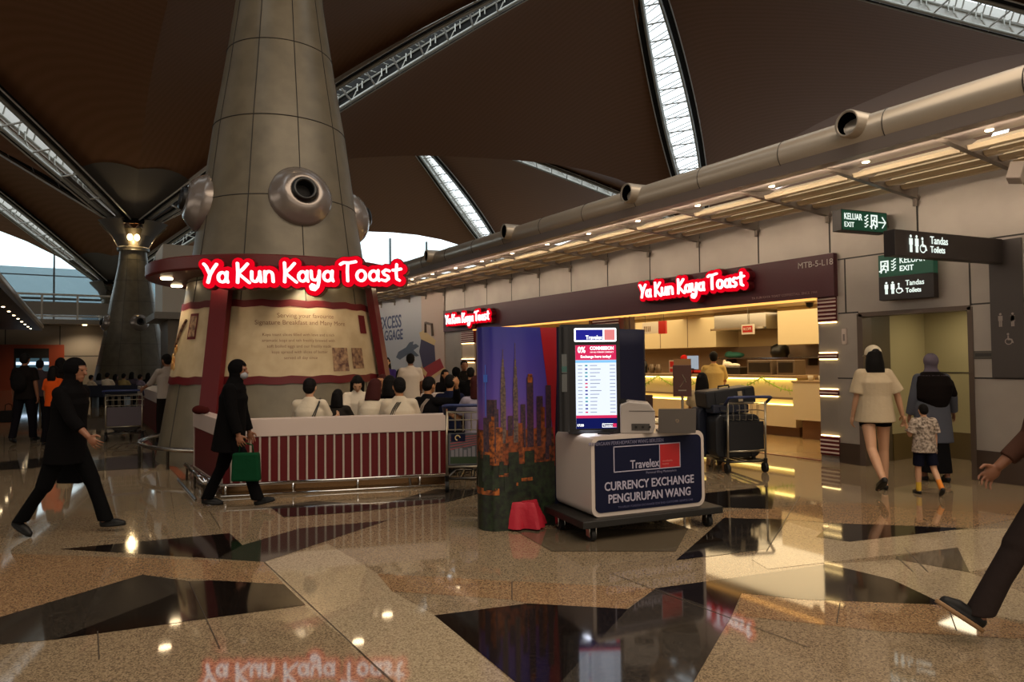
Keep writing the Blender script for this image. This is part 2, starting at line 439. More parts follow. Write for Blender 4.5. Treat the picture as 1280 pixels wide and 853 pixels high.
# railing above
rl = empty('railing', (-22, FY-.8, 4.65)); tag(rl, 'white upper-level railing with pale panels along the far wall ledge', 'railing')
for x in range(-24, 25, 2): MB().tube([(x, 0, 0), (x, 0, 1.7)], .07, 6).build('railing_post', m_lip, rl)
MB().tube([(-25, 0, 1.7), (24, 0, 1.7)], .07).tube([(-25, 0, .25), (24, 0, .25)], .05).build('hand_rail', m_lip, rl)
MB().bb(-25, 24, -.02, .02, .35, 1.2).build('infill_panel', mat('railing_panel', '#8f8a80', .4), rl)
for px in (106, 216, 240):
    p = WY(px, 409, FY-1.63); l = MB(); l.lathe([(0, -.03), (.12, -.03), (.14, .03), (0, .05)], n=14)
    tag(l.build('ledge_lamp', m_warm, loc=(p.x, FY-1.0, 4.32)), 'small warm lamp under the far ledge, %s' % {106: 'left of the distant column', 216: 'right of the distant column', 240: 'nearest the big column'}[px], 'lamp', None)
    if px < 230: spot_light('ledge_spot', (p.x, FY-1.75, 4.2), 300, (1, .8, .55), 140, .7, target=(p.x, FY-1.2, 0), rad=.1)
for x in (-24, -18): spot_light('ledge_spot', (x, FY-1.75, 4.2), 300, (1, .8, .55), 140, .7, target=(x, FY-1.2, 0), rad=.1)
# white block to the left of the near column
a = WY(203, 398, 40); c_ = WY(262, 330, 40)
o = MB().bb(a.x, a.x+7, 40, 44, 4.3, 7.9).build('wall_block', mat('block_white', '#ded6c6', .6)); struct(o); o.name = 'wall_middle'
o = MB().bb(a.x-.4, a.x+8, 39.6, 45, 3.95, 4.3).build('trim_2', mat('ledge_grey'), None); struct(o)
o = MB().bb(a.x+.3, a.x+7, 40.4, 44, 0, 3.95).build('wall_inner', m_far); struct(o)
# orange-framed door
dr = empty('door_1', (0, 0, 0)); struct(dr)
m_or = mat('orange_panel', '#8a3410', .5)
x0 = WY(-40, 470, FY-.1).x; x1 = WY(17, 470, FY-.1).x; x2 = WY(61, 470, FY-.1).x; x3 = WY(80, 470, FY-.1).x
MB().bb(x0, x1, FY-.15, FY+.1, 0, 3.0).bb(x2, x3, FY-.15, FY+.1, 0, 3.0).bb(x1, x2, FY-.15, FY+.1, 2.75, 3.0).build('orange_surround', m_or, dr)
MB().bb(x1, x2, FY-.06, FY-.02, 0, 2.75).build('glass_leaf', mat('lit_blue_glass', '#324048', .2, emit='#5f8a9a', es=.25), dr)
mb = MB(); xm = (x1+x2)/2+.5
mb.bb(x1, x2, FY-.1, FY-.06, 1.65, 1.85)
mb.build('light_bar', glow('cool_tube', '#cfe6ff', 1.6), dr)
MB().bb(xm-.07, xm+.07, FY-.12, FY-.05, 0, 2.75).bb(x1, x1+.12, FY-.12, FY-.05, 0, 2.75).bb(x1, x2, FY-.13, FY-.06, 2.1, 2.75).build('door_frame', m_upst, dr)

# left canopy pod
lp = struct(MB().bb(-14, -4.2, 16, 53, 0, 4.2).build('wall_pod', mat('pod_dark', '#4a3f35', .7))); lp.name = 'wall_side'

# ============================================================ COLUMNS
m_conc = mat('column_cladding', '#736a58', .38, .1, noise=('#665e4d', 3), bump=.05)
m_noz = mat('nozzle_metal', '#8f8680', .25, .5)
MPROF = [(0, 1.97), (1.3, 1.76), (2.4, 1.585), (3.4, 1.43), (4.27, 1.3), (5.6, 1.12), (6.6, .95), (8.0, .74), (9.0, .66)]
def prof_r(P, z):
    for (z0, r0), (z1, r1) in zip(P, P[1:]):
        if z <= z1: return r0+(r1-r0)*(z-z0)/(z1-z0)
    return P[-1][1]
def column(name, c, P, label, phi0=14, seams=10, ringz=(1.55, 2.91, 4.27, 5.63, 6.99, 8.35), capital=True, sc=1.0):
    root = empty(name, (c[0], c[1], 0), 0, label, 'column', 'conical columns of the hall')
    th = math.atan2(-c[1], -c[0])          # towards the camera
    pr_ = [(r, z) for z, r in P]
    dense = []
    for k in range(37):
        z = 9.0*k/36; dense.append((prof_r(P, z), z))
    MB().lathe(dense, n=64).build('shaft', m_conc, root, smooth=True)
    js = MB()
    for z in ringz: js.tube([((prof_r(P, z)+.002)*math.cos(2*PI*k/48), (prof_r(P, z)+.002)*math.sin(2*PI*k/48), z) for k in range(48)], .009, 4, closed=True)
    for k in range(seams):
        a = th+R(phi0)+2*PI*k/seams
        js.tube([((prof_r(P, z)+.001)*math.cos(a), (prof_r(P, z)+.001)*math.sin(a), z) for z in [9.0*i/18 for i in range(19)]], .008, 4)
    js.build('panel_joints', m_seam, root)
    for k in range(4):
        a = th+R(phi0)+k*PI/2; z = 4.27; rr = prof_r(P, z)
        d = Vector((math.cos(a), math.sin(a), .2)).normalized()
        M_ = d.to_track_quat('Z', 'Y').to_matrix(); o_ = Vector((rr*math.cos(a), rr*math.sin(a), z))
        MB().lathe([(.5*sc, -.12), (.5*sc, .03), (.47*sc, .06), (.42*sc, .14), (.33*sc, .22), (.24*sc, .26), (.2*sc, .24), (.19*sc, .1)], o_, 32, mtx=M_).build('nozzle_dome', m_noz, root, smooth=True)
        dk = M_ @ Vector((-.02, .0, 0))
        MB().lathe([(.2*sc, .12), (.2*sc, .3), (.165*sc, .34), (.13*sc, .3), (.125*sc, .12)], o_+dk, 24, mtx=M_).build('nozzle_ring', m_blackp, root, smooth=True)
        MB().lathe([(0, .14), (.14*sc, .14)], o_+dk, 20, mtx=M_).build('nozzle_throat', mat('nozzle_dark', '#141212', .8), root)
    if capital:
        MB().lathe([(.66*sc*1.3, 8.95), (.92, 9.0), (.95, 9.15), (.9, 9.2), (.7, 9.25), (.7, 10.4)], n=40).build('neck', m_conc, root, smooth=False)
        fn = MB()
        for k in range(4):
            a = th+R(phi0-14)+PI/4+k*PI/2
            fn.lathe([(.93, 9.2), (1.3, 9.9), (2.1, 10.75), (.6, 11.2)], n=8, a0=a-R(27), a1=a+R(27))
        fn.build('funnel_panels', m_petal, root)
        MB().lathe([(1.6, 10.55), (.3, 11.4)], n=32).build('funnel_top', m_upst, root)
        for k in range(4):
            a = th+k*PI/2; u = Vector((-math.sin(a), math.cos(a), 0)); b0 = Vector((math.cos(a), math.sin(a), 0))*.95
            for s_ in (-1, 1):
                MB().ell(b0+u*(.2*s_)+Vector((0, 0, 9.75)), (.16, .16, .22), 12).build('capital_lamp', m_warm if c[1] < 60 else m_dsteel, root, smooth=True)
    return root, th
MC = (CX0, 12.5)
col_m, TH_M = column('conical_column', MC, MPROF, 'huge conical clad column rising behind the striped cafe counter')
APROF = [(z, r*1.18) for z, r in MPROF]
col_a, _ = column('conical_column', (CX0, 50.9), APROF, 'distant conical column with two glowing lamps at its neck, above the seated crowd', sc=1.1)
col_b, _ = column('conical_column', (CX0, 89.0), APROF, 'farthest conical column, dark against the bright end windows')
l = bpy.data.lights.new('capital_glow', 'POINT'); l.energy = 80; l.color = (1, .75, .4); l.shadow_soft_size = .15
lo = bpy.data.objects.new('capital_glow', l); COL.objects.link(lo)
dd = Vector((-CX0, -50.9, 0)).normalized(); lo.location = Vector((CX0, 50.9, 9.6))+dd*1.25

def cp(phi, z, off=0):       # local point on the near column; phi degrees from the camera direction, + to the right
    a = TH_M+R(phi); r = prof_r(MPROF, z)+off
    return Vector((r*math.cos(a), r*math.sin(a), z))
def cone_patch(b, p0, p1, z0, z1, off, m=0, n=None, wob=0):
    n = n or max(2, int(abs(p1-p0)/5)); vs = []; k = 4
    for i in range(n+1):
        p = p0+(p1-p0)*i/n; w = wob*math.sin(i*1.9)
        for j in range(k+1): vs.append(cp(p, z0+w+(z1-z0)*j/k, off))
    fs = []
    for i in range(n):
        for j in range(k): fs.append((i*(k+1)+j, (i+1)*(k+1)+j, (i+1)*(k+1)+j+1, i*(k+1)+j+1))
    b.add(vs, fs, m)
mural = empty('mural_wrap'); mural.parent = col_m
b = MB(); cone_patch(b, -180, 180, 1.3, 2.5, .015, n=72); b.build('cream_sheet', mat('mural_cream', '#b9a684', .5, noise=('#ab9775', 4)), mural, smooth=True)
b = MB(); cone_patch(b, -180, 180, 2.44, 2.55, .022, n=72, wob=.012); cone_patch(b, -180, 180, 1.24, 1.36, .022, n=72, wob=.012); b.build('red_band', m_red, mural, smooth=True)
m_ink = mat('brown_ink', '#6b4a35', .6); m_pic = mat('photo_brown', '#4b2a22', .5, noise=('#a08060', 14)); m_food = mat('food_orange', '#b06a2c', .5, noise=('#caa05c', 12))
def mural_text(s, phi, z, size, m_, nm='mural_text'):
    o = text_mesh(nm, s, size, m_, mural, ext=.0)
    for v in o.data.vertices:
        zz = z+v.co.z; v.co = cp(phi+math.degrees(v.co.x/prof_r(MPROF, zz)), zz, .024)
mural_text('Serving your favourite', 14, 2.30, .10, m_ink)
mural_text('Signature Breakfast and Many More', 12, 2.19, .10, m_ink)
for k, s in enumerate(('Kaya toast slices filled with love and a rich', 'aromatic kopi and teh freshly brewed with', 'soft boiled eggs and our freshly made', 'kaya spread with slices of butter', 'served all day since')):
    mural_text(s, 10, 2.0-.09*k, .065, m_ink)
b = MB(); cone_patch(b, -7, -12, 1.5, 1.98, .02); 
for (p0, p1, z0, z1) in ((28, 38, 1.42, 1.78), (43, 53, 1.44, 1.74)): cone_patch(b, p0, p1, z0, z1, .024, 0)
b = MB(); cone_patch(b, 27, 37, 1.42, 1.80, .024); b.build('photo_print', m_pic, mural)
b = MB(); cone_patch(b, 40, 49, 1.46, 1.80, .026); b.build('photo_print', m_pic, mural)
b = MB(); cone_patch(b, 50, 57, 2.05, 2.36, .024); b.build('red_seal', m_red, mural)
b = MB(); cone_patch(b, -57, -49, 1.95, 2.36, .024); b.build('red_seal', m_red, mural)
b = MB(); cone_patch(b, -56, -50, 1.99, 2.32, .028); b.build('seal_print', m_pic, mural)
b = MB()
for k in range(9):
    p = -72+random.uniform(-6, 6); z = 1.62+random.uniform(-.13, .2); q = cp(p, z, .018); b.ell(q, (.01, .06, .08), 8, mtx=Matrix.Rotation(TH_M+R(p), 3, 'Z'))
b.build('food_print', m_food, mural, smooth=True)
b = MB()
for k in range(7):
    z0 = 1.85+.05*k; b.tube([cp(-74+k*1.5, z0, .03), cp(-70+k*1.5, z0+.12, .03)], .02, 5)
b.build('food_print', m_pic, mural)

m_ring = mat('ring_red', '#5c100d', .4)
ring = empty('ring_canopy', (MC[0], MC[1], 0), 0, 'dark red ring-shaped canopy round the column carrying downlights', 'canopy')
MB().lathe([(1.5, 2.96), (2.1, 2.96), (2.13, 2.99), (2.13, 3.16), (2.1, 3.18), (1.45, 3.18), (1.5, 2.96)], n=72).build('ring', m_ring, ring, smooth=False, auto=40)
for k, phi in enumerate((-72, -30, 14, 40, 78, 120, 165, -140, -108)):
    a = TH_M+R(phi); p = Vector((1.84*math.cos(a), 1.84*math.sin(a), 2.945))
    MB().lathe([(0, -.012), (.085, -.012), (.095, .01)], p, 20).build('downlight', glow('downlight_glow', '#ffe0b0', 14), ring)
    if phi in (-72, -30, 14, 78):
        w = Vector((MC[0], MC[1], 0))+p
        spot_light('ring_spot', w-Vector((0, 0, .03)), {14: 60, -72: 45, -30: 8, 78: 12}[phi], angle=95, target=w-Vector((math.cos(a)*.25, math.sin(a)*.25, 1)), rad=.05)
for phi, lb in ((-31, 'left'), (66, 'right')):
    P0 = cp(phi, .0, .12); P1 = cp(phi, 2.93, .12); a = TH_M+R(phi)
    rd = Vector((math.cos(a), math.sin(a), 0)); tg = Vector((-math.sin(a), math.cos(a), 0))
    b = MB(); vs = []
    for P_, in ((P0,), (P1,)):
        for s1, s2 in ((-1, -1), (1, -1), (1, 1), (-1, 1)): vs.append(P_+tg*(.15*s1)+rd*(.06*s2))
    b.add(vs, [(0, 1, 2, 3), (7, 6, 5, 4), (0, 4, 5, 1), (1, 5, 6, 2), (2, 6, 7, 3), (3, 7, 4, 0)])
    o = b.build('slanted_post', m_red, loc=(MC[0], MC[1], 0), bevel=.008)
    tag(o, 'dark red slanted post leaning on the column, %s of the mural text' % lb, 'post', None)
# bumper rail at the foot of the column
br = empty('bumper_rail', (MC[0], MC[1], 0), 0, 'low steel bumper rail circling the foot of the column', 'rail')
MB().tube([(2.2*math.cos(2*PI*k/64), 2.2*math.sin(2*PI*k/64), .3) for k in range(64)], .035, 8, closed=True).build('rail', m_steel, br, smooth=True)
for k in range(12): MB().tube([(2.2*math.cos(2*PI*k/12), 2.2*math.sin(2*PI*k/12), z) for z in (0, .3)], .022, 8).build('rail_post', m_dsteel, br)

# ---- cafe lettering
def arc(cx, cz, r, a0, a1, n=10, ry=None):
    ry = ry or r
    return [(cx+r*math.cos(R(a0+(a1-a0)*i/n)), cz+ry*math.sin(R(a0+(a1-a0)*i/n))) for i in range(n+1)]
GLY = {
 'Y': (.62, [[(0, 1.0), (.12, .86), (.32, .42)], [(.66, .98), (.5, .75), (.32, .42), (.22, .0)]]),
 'a': (.52, [arc(.22, .27, .21, 60, 420, 14, .26), [(.46, .55), (.44, .2), (.5, 0)]]),
 'K': (.66, [[(.06, 1.02), (.09, .5), (.07, -.02)], [(.58, .98), (.34, .7), (.1, .48), (.36, .24), (.68, -.04)]]),
 'u': (.56, [[(.02, .56), (.02, .25)]+arc(.2, .2, .18, 180, 300, 6)+[(.42, .3), (.44, .56)], [(.44, .5), (.5, 0)]]),
 'n': (.56, [[(.02, .56), (.04, 0)], [(.04, .35)]+arc(.24, .34, .19, 150, 10, 6, .22)+[(.46, 0)]]),
 'y': (.54, [[(.02, .56), (.04, .3)]+arc(.22, .24, .18, 180, 320, 6)+[(.44, .35), (.45, .56)], [(.45, .45), (.42, -.05), (.36, -.3), (.2, -.46), (.04, -.42), (0, -.28), (.08, -.18), (.18, -.22), (.18, -.32)]]),
 'T': (.66, [[(-.06, .9), (.1, 1.0), (.4, .98), (.74, 1.04)], [(.32, .98), (.3, .5), (.32, 0)]]),
 'o': (.54, [arc(.24, .28, .23, 0, 360, 14, .28)]),
 's': (.46, [[(.4, .52), (.22, .58), (.06, .46), (.14, .32), (.32, .24), (.36, .1), (.2, -.02), (0, .04)]]),
 't': (.44, [[(.2, .86), (.17, .4), (.2, .08), (.34, 0)], [(0, .56), (.2, .57), (.42, .62)]]),
 ' ': (.3, [])}
def strokes(s, gapx=.12):
    x = 0; out = []
    for ch in s:
        w, st = GLY[ch]
        for p in st: out.append([(x+a, z) for a, z in p])
        x += w+(gapx if ch != ' ' else 0)
    return out, x-gapx
def stroke_mesh(st, sc, rad, y0, y1, x_off, z_off, cal=False):
    b = MB()
    for p in st:
        q = [(x_off+a*sc, z_off+z*sc) for a, z in p]
        for (x0, z0), (x1, z1) in zip(q, q[1:]):
            d = math.hypot(x1-x0, z1-z0)
            if d < 1e-6: continue
            a = math.atan2(z1-z0, x1-x0); poly = []
            for i in range(7): t = a+PI/2+PI*i/6; poly.append((x0+rad*math.cos(t), z0+rad*math.sin(t)))
            for i in range(7): t = a-PI/2+PI*i/6; poly.append((x1+rad*math.cos(t), z1+rad*math.sin(t)))
            b.prism(poly, y0, y1)
    return b
def cafe_sign(name, loc, rz, width, label, depth=.12, sx=1.0, zs=1.0):
    root = empty(name, loc, rz, label, 'sign', 'glowing red cafe name signs')
    st, w = strokes('Ya Kun Kaya Toast'); sc = width/(w+.55); xo = -w*sc/2; zo = -.42*sc*1.0
    k = zs
    def sq(o):
        for v in o.data.vertices: v.co.z *= k
        return o
    sq(stroke_mesh(st, sc, .37*sc, -.02, depth, xo, zo).build('sign_case', mat('sign_edge', '#5c0a12', .4), root))
    sq(stroke_mesh(st, sc, .32*sc, -.05, .0, xo, zo).build('red_halo', m_signr, root))
    sq(stroke_mesh(st, sc, .07*sc, -.085, -.05, xo, zo).build('lettering', m_signw, root))
    return root
p = PD(380, 343, 10.05)
sA = cafe_sign('cafe_sign', p, -YAW, 3.02, 'largest glowing red and white sign, mounted on the ring round the column', zs=.96)
# brackets from the ring to the sign
b = MB()
for dx in (-.7, 0, .7): b.bb(dx-.03, dx+.03, .12, .3, .1, .16)
b.build('bracket', m_ring, sA)

# ============================================================ CAFE ENCLOSURES
m_stripe = mat('stripe_white', '#a79a8f', .4); m_kick = mat('kick_plate', '#7a5c3c', .25, .8)
def enclosure_panel(name, a, b_, label, striped=True, h=.9, z0=.15, inside=1, rail=.0):
    a = Vector(a); b_ = Vector(b_); d = (b_-a); L = d.length; ang = math.atan2(d.y, d.x)
    root = empty(name, (a.x, a.y, 0), ang, label, 'counter')
    T = .14
    mb_ = MB(); mb_.bb(0, L, .0, T, z0, .69)
    mb_.build('red_panel', m_red, root)
    MB().bb(-.01, L+.01, -.015, T+.015, .69, h).build('white_ledge', m_white, root, bevel=.006)
    mb_ = MB(); mb_.bb(0, L, -.012, T, z0-.03, z0)
    if striped:
        n = int(L/.105)
        for i in range(n+1):
            x = i*L/n; mb_.bb(max(0, x-.011), min(L, x+.011), -.01, .001, z0, .69)
    else: mb_.bb(0, .03, -.01, .001, z0, .69).bb(L-.03, L, -.01, .001, z0, .69)
    mb_.build('white_stripes', m_stripe, root)
    MB().bb(0, L, .05, .09, 0, z0-.03).build('kick_plate', m_kick, root)
    mb_ = MB(); mb_.tube([(0, -.05, z0-.0), (L, -.05, z0-.0)], .016, 8).tube([(0, -.06, .02), (L, -.06, .02)], .014, 8)
    for i in range(int(L/.7)+1):
        x = min(L-.03, .05+i*.75); mb_.tube([(x, -.05, 0), (x, -.05, z0)], .012, 6)
    mb_.build('foot_rail', m_chrome, root, smooth=True)
    return root
NC = G(277, 622); FR = G(560, 607); FL = Vector((NC.x-.05, NC.y+1.85, 0))
enclosure_panel('counter_enclosure', NC, FR, 'long white-topped counter front with maroon and white vertical stripes, under the big sign')
enclosure_panel('counter_enclosure', FL, Vector((NC.x, NC.y+.03, 0)), 'plain dark red side panel of the cafe counter, behind the green bag', striped=False)
sr = empty('bumper_rail', (NC.x-.18, NC.y-.05, 0), PI/2, 'bright straight steel bumper rail on short posts beside the dark red counter side', 'rail')
MB().tube([(0, 0, .2), (1.7, 0, .2)], .03, 8).build('rail', m_chrome, sr, smooth=True)
for x in (.1, .85, 1.6): MB().tube([(x, 0, 0), (x, 0, .2)], .015, 6).build('rail_post', m_dsteel, sr)
MB().tube([(0, .1, .015), (1.7, .1, .015)], .012, 6).build('floor_bar', m_dsteel, sr)
q0 = Vector((1.75, 15.6, 0)); q1 = Vector((1.35, 15.6, 0))
e2 = empty('counter_enclosure', (1.36, 15.3, 0), 0, 'white-topped counter end with maroon panel beside the man in the white shirt', 'counter')
MB().bb(0, .5, 0, 5.5, .78, 1.0).bb(.03, .47, -.01, .05, .15, .8).build('white_ledge', m_white, e2, bevel=.006)
MB().bb(.02, .48, .05, 5.5, .15, .78).build('red_panel', m_red, e2)
MB().bb(.08, .42, .1, 5.4, 0, .15).build('kick_plate', m_kick, e2)
# orange tile line on the floor
b = MB(); pts = [G(178, 548), G(232, 600)]; n_ = Vector((1, 0, 0))*.05
b.add([tuple(pts[0]-n_)[:2]+(.004,), tuple(pts[0]+n_)[:2]+(.004,), tuple(pts[1]+n_)[:2]+(.004,), tuple(pts[1]-n_)[:2]+(.004,)], [(0, 1, 2, 3)])
b.build('tile_line', mat('orange_tile', '#8a4326', .25), floor)

# ============================================================ RIGHT POD: WALL, CANOPY
WXX = 9.55
wr = MB()
SH0, SH1, SHT = 6.35, 17.1, 2.47
wr.bb(WXX, WXX+.2, -4, 4.24, 0, 4.05).bb(WXX, WXX+.2, 4.24, 5.72, 2.18, 4.05).bb(WXX, WXX+.2, 5.72, 6.36, 0, 4.05)
wr.bb(WXX, WXX+.2, 6.36, 17.9, 2.47, 4.05).bb(WXX, WXX+.2, 17.9, 30, 0, 4.05)
pod = struct(wr.build('wall_pod', m_panel)); pod.name = 'wall_panelled'
sm = MB()
for k in range(-5, 20):
    y = 4.86+1.28*k
    if 4.0 < y < 30: sm.bb(WXX-.004, WXX, y-.012, y+.012, 3.13 if 6 < y < 18.9 else 2.4, 4.05)
sm.bb(WXX-.004, WXX, -4, 6.02, 3.0, 3.02); sm.bb(WXX-.004, WXX, 5.9, 5.92, 2.2, 3.0); sm.bb(WXX-.004, WXX, 4.23, 4.25, 2.2, 3.0)
sm.bb(WXX-.004, WXX, 5.72, 6.06, 1.24, 1.26).bb(WXX-.004, WXX, -4, 4.24, 1.27, 1.29).bb(WXX-.004, WXX, 3.0, 3.02, 0, 3.0).bb(WXX-.004, WXX, -4, 4.24, 2.2, 2.22).bb(WXX-.004, WXX, 5.72, 6.03, 2.2, 2.22)
sm.build('panel_seams', m_seam, pod)
sk = MB(); sk.bb(WXX-.012, WXX, -4, 4.24, 0, .38).bb(WXX-.012, WXX, 5.72, 6.06, 0, .3).bb(WXX-.012, WXX, 17.9, 30, 0, .3)
struct(sk.build('baseboard_right', mat('brown_skirting', '#4d3f36', .3, .4)))
struct(MB().bb(WXX-.02, 16.5, -4, 30, 4.05, 4.12).build('trim_3', mat('pod_roof', '#6a635b', .6)))
# alcove
m_alc = mat('alcove_panel', '#a39874', .4)
al = MB(); al.bb(11.35, 11.45, 2.0, 5.72, 0, 2.4).bb(WXX+.2, 11.45, 5.72, 5.8, 0, 2.4).bb(WXX+.2, 11.45, 2.0, 5.8, 2.3, 2.4).bb(WXX+.2, 11.45, 1.95, 2.0, 0, 2.4)
alo = struct(al.build('wall_alcove', m_alc))
s2 = MB(); s2.bb(11.34, 11.35, 2, 5.72, 1.30, 1.315).bb(11.34, 11.35, 3.6, 3.615, .3, 2.3); s2.build('panel_seams', m_seam, alo)
MB().bb(11.33, 11.35, 2, 5.72, 0, .4).bb(WXX+.8, 11.35, 5.70, 5.72, 0, .4).build('skirting', mat('alcove_skirting', '#5d4d2e', .4), alo)
MB().bb(WXX-.015, WXX+.22, 5.66, 5.74, 0, 2.18).bb(WXX-.015, WXX+.22, 4.22, 4.28, 0, 2.18).bb(WXX-.015, WXX+.22, 4.24, 5.72, 2.14, 2.2).build('alcove_frame', mat('frame_brown', '#5a4c42', .4, .3), alo)
MB().bb(WXX+.2, WXX+.8, 5.715, 5.722, 0, 2.3).build('jamb_panel', mat('jamb_dark', '#4f4330', .5), alo)
area_light('alcove_ceiling_light', (10.7, 3.9, 2.27), (0, 0, 0), .5, 2.6, 26, (1, .85, .58))

# canopy
can = empty('wall_canopy', (7.3, 0, 4.0), 0, 'long pipe-edged canopy with cream louvres and downlights over the shop fronts', 'canopy')
m_pipe = mat('pipe_metal', '#a89e90', .32, .35); m_beam = mat('beam_grey', '#857b76', .35, .3); m_louv = mat('louvre_cream', '#c8b79a', .45)
YA, YB = -4.0, 27.0
MB().tube([(0.05, YA, .03), (0.05, YB, .03)], .19, 20).build('edge_pipe', m_pipe, can, smooth=True)
jt = MB()
for k in range(25):
    y = YA+.3+1.28*k; jt.tube([(.05+.192*math.cos(2*PI*i/20), y, .03+.192*math.sin(2*PI*i/20)) for i in range(20)], .006, 4, closed=True)
jt.build('pipe_joints', m_seam, can)
# beam: angled fascia and soffit
bp_ = [(-.1, -.06), (-.06, -.22), (.62, -.16), (.62, -.12), (.0, -.1)]
b = MB(); M_ = Matrix.Rotation(0, 3, 'Z')
n = len(bp_); vs = [(x, YA, z) for x, z in bp_]+[(x, YB, z) for x, z in bp_]
b.add(vs, [tuple(range(n)), tuple(range(2*n-1, n-1, -1))]+[(i, i+n, (i+1) % n+n, (i+1) % n) for i in range(n)])
b.build('edge_beam', m_beam, can)
ks = list(range(-5, 18))
for k in ks:
    y = 4.86+1.28*k
    if not (YA < y < YB): continue
    bk = MB(); pl = [(.1, -.1), (.1, -.2), (2.2, -.32), (2.24, -.1)]
    M2_ = Matrix.Translation((0, y, 0)); vs = [(x, y-.035, z) for x, z in pl]+[(x, y+.035, z) for x, z in pl]
    bk.add(vs, [(0, 1, 2, 3), (7, 6, 5, 4)]+[(i, i+4, (i+1) % 4+4, (i+1) % 4) for i in range(4)])
    bk.tube([(2.2, y, -.42), (2.2, y, -.1)], .03, 6).tube([(2.2, y-.0, -.3), (2.25, y, -.3)], .05, 8)
    bk.build('bracket', mat('bracket_grey', '#6f655c', .4, .3), can)
    lv = MB()
    for i in range(4):
        xx = .82+.36*i
        pl = [(xx-.13, -.20), (xx-.1, -.245), (xx-.02, -.25), (xx+.13, -.13), (xx+.12, -.1), (xx-.02, -.17)]
        vs = [(x, y+.04, z) for x, z in pl]+[(x, y+1.24, z) for x, z in pl]; q = 6
        lv.add(vs, [tuple(range(q)), tuple(range(2*q-1, q-1, -1))]+[(j, j+q, (j+1) % q+q, (j+1) % q) for j in range(q)])
    lv.build('louvre_set', m_louv, can)
    yl = y-.37
    MB().lathe([(0, -.012), (.035, -.012), (.045, .004)], (.42, yl, -.175), 14).build('downlight', glow('downlight_glow', '#ffe0b0', 14), can)
    if YA+1 < yl < 24:
        spot_light('canopy_spot', (7.3+.42, yl, 3.8), 34, (1, .82, .6), 110, .8, target=(7.3+.5, yl, 0), rad=.04)
for k in range(-1, 6):
    y = 4.24+3.555*k
    M_ = Vector((-.985, .12, .0)).normalized().to_track_quat('Z', 'Y').to_matrix()
    o_ = (-.12, y+.05, .1)
    MB().lathe([(.15, -.4), (.15, .12), (.14, .14), (.12, .12)], o_, 20, mtx=M_).build('air_outlet', m_pipe, can, smooth=True)
    MB().lathe([(0, -.1), (.12, -.1), (.121, .12)], o_, 16, mtx=M_).build('outlet_throat', mat('outlet_black', '#0a0908', .9, spec=0), can)
# strip lamp set along the inner side of the edge beam, washing louvres and wall
for ya, yb in ((-2, 8), (8, 18), (18, 27)):
    area_light('canopy_strip_lamp', (7.47, (ya+yb)/2, 3.74), (R(90), 0, R(-90)), yb-ya, .06, 55, (1, .8, .6))
# speaker box at the right end
o = MB().box((0, 0, 0), (.16, .14, .2), mtx=Euler((.2, .3, .2)).to_matrix()).build('wall_speaker', mat('speaker_grey', '#9b9189', .5), loc=PD(1271, 216, 7.5), bevel=.01)
tag(o, 'small pale loudspeaker box tucked under the canopy at the right edge', 'loudspeaker')
c2 = MB().lathe([(0, 0), (.05, .0), (.055, .02)], (0, 0, -.02), 12).build('speaker_cone', m_dsteel, o)

# left pod canopy (mirror)
lc = empty('wall_canopy', (-1.9, 0, 4.0), 0, 'dim canopy with a row of small downlights at the far left edge', 'canopy')
MB().tube([(-.05, 16, .03), (-.05, 52, .03)], .19, 16).build('edge_pipe', m_pipe, lc, smooth=True)
b = MB(); pl = [(.1, -.06), (.06, -.22), (-2.3, -.16), (-2.3, -.1)]
vs = [(x, 16, z) for x, z in pl]+[(x, 52, z) for x, z in pl]; b.add(vs, [(0, 1, 2, 3), (7, 6, 5, 4)]+[(i, i+4, (i+1) % 4+4, (i+1) % 4) for i in range(4)])
b.build('edge_beam', mat('beam_brown', '#5a4c41', .5), lc)
for k in range(24):
    y = 19+2.56*k
    if y < 50 and k % 2: spot_light('canopy_spot', (-2.35, y, 3.75), 60, (1, .82, .6), 115, .8, target=(-2.0, y, 0), rad=.05)
    if y < 50: MB().lathe([(0, -.03), (.045, -.03), (.055, 0)], (-.45, y, -.2), 8).build('downlight', glow('downlight_glow', '#ffe0b0', 14), lc)

# ============================================================ CAFE SHOP FRONT
fa = struct(MB().bb(WXX-.09, WXX, 6.03, 18.88, 2.47, 3.11).build('wall_fascia', m_maroon))
text_mesh('unit_number', 'MTB-5-L18', .13, mat('fascia_text', '#b0a39c', .5), fa, loc=(WXX-.095, 6.33, 2.98), rot=(PI/2, 0, -PI/2), align='CENTER')
text_mesh('small_print', 'YA KUN KAYA TOAST COFFEESTALL SINCE 1944', .055, mat('fascia_text2', '#8d6f6d', .5), fa, loc=(WXX-.095, 6.9, 2.55), rot=(PI/2, 0, -PI/2), align='CENTER')
MB().bb(WXX-.06, WXX+.06, 6.4, 17.1, 2.44, 2.47).build('cove_light', glow('cove_warm', '#ffb45a', 1.6), fa)
cafe_sign('cafe_sign', (WXX-.2, 8.75, 2.87), -PI/2, 2.62, 'glowing red and white sign on the maroon fascia above the lit cafe opening', zs=1.02)
cafe_sign('cafe_sign', (WXX-.2, 17.1, 2.79), -PI/2, 2.7, 'farthest and smallest-looking red and white sign, at the left end of the maroon fascia', zs=1.0)
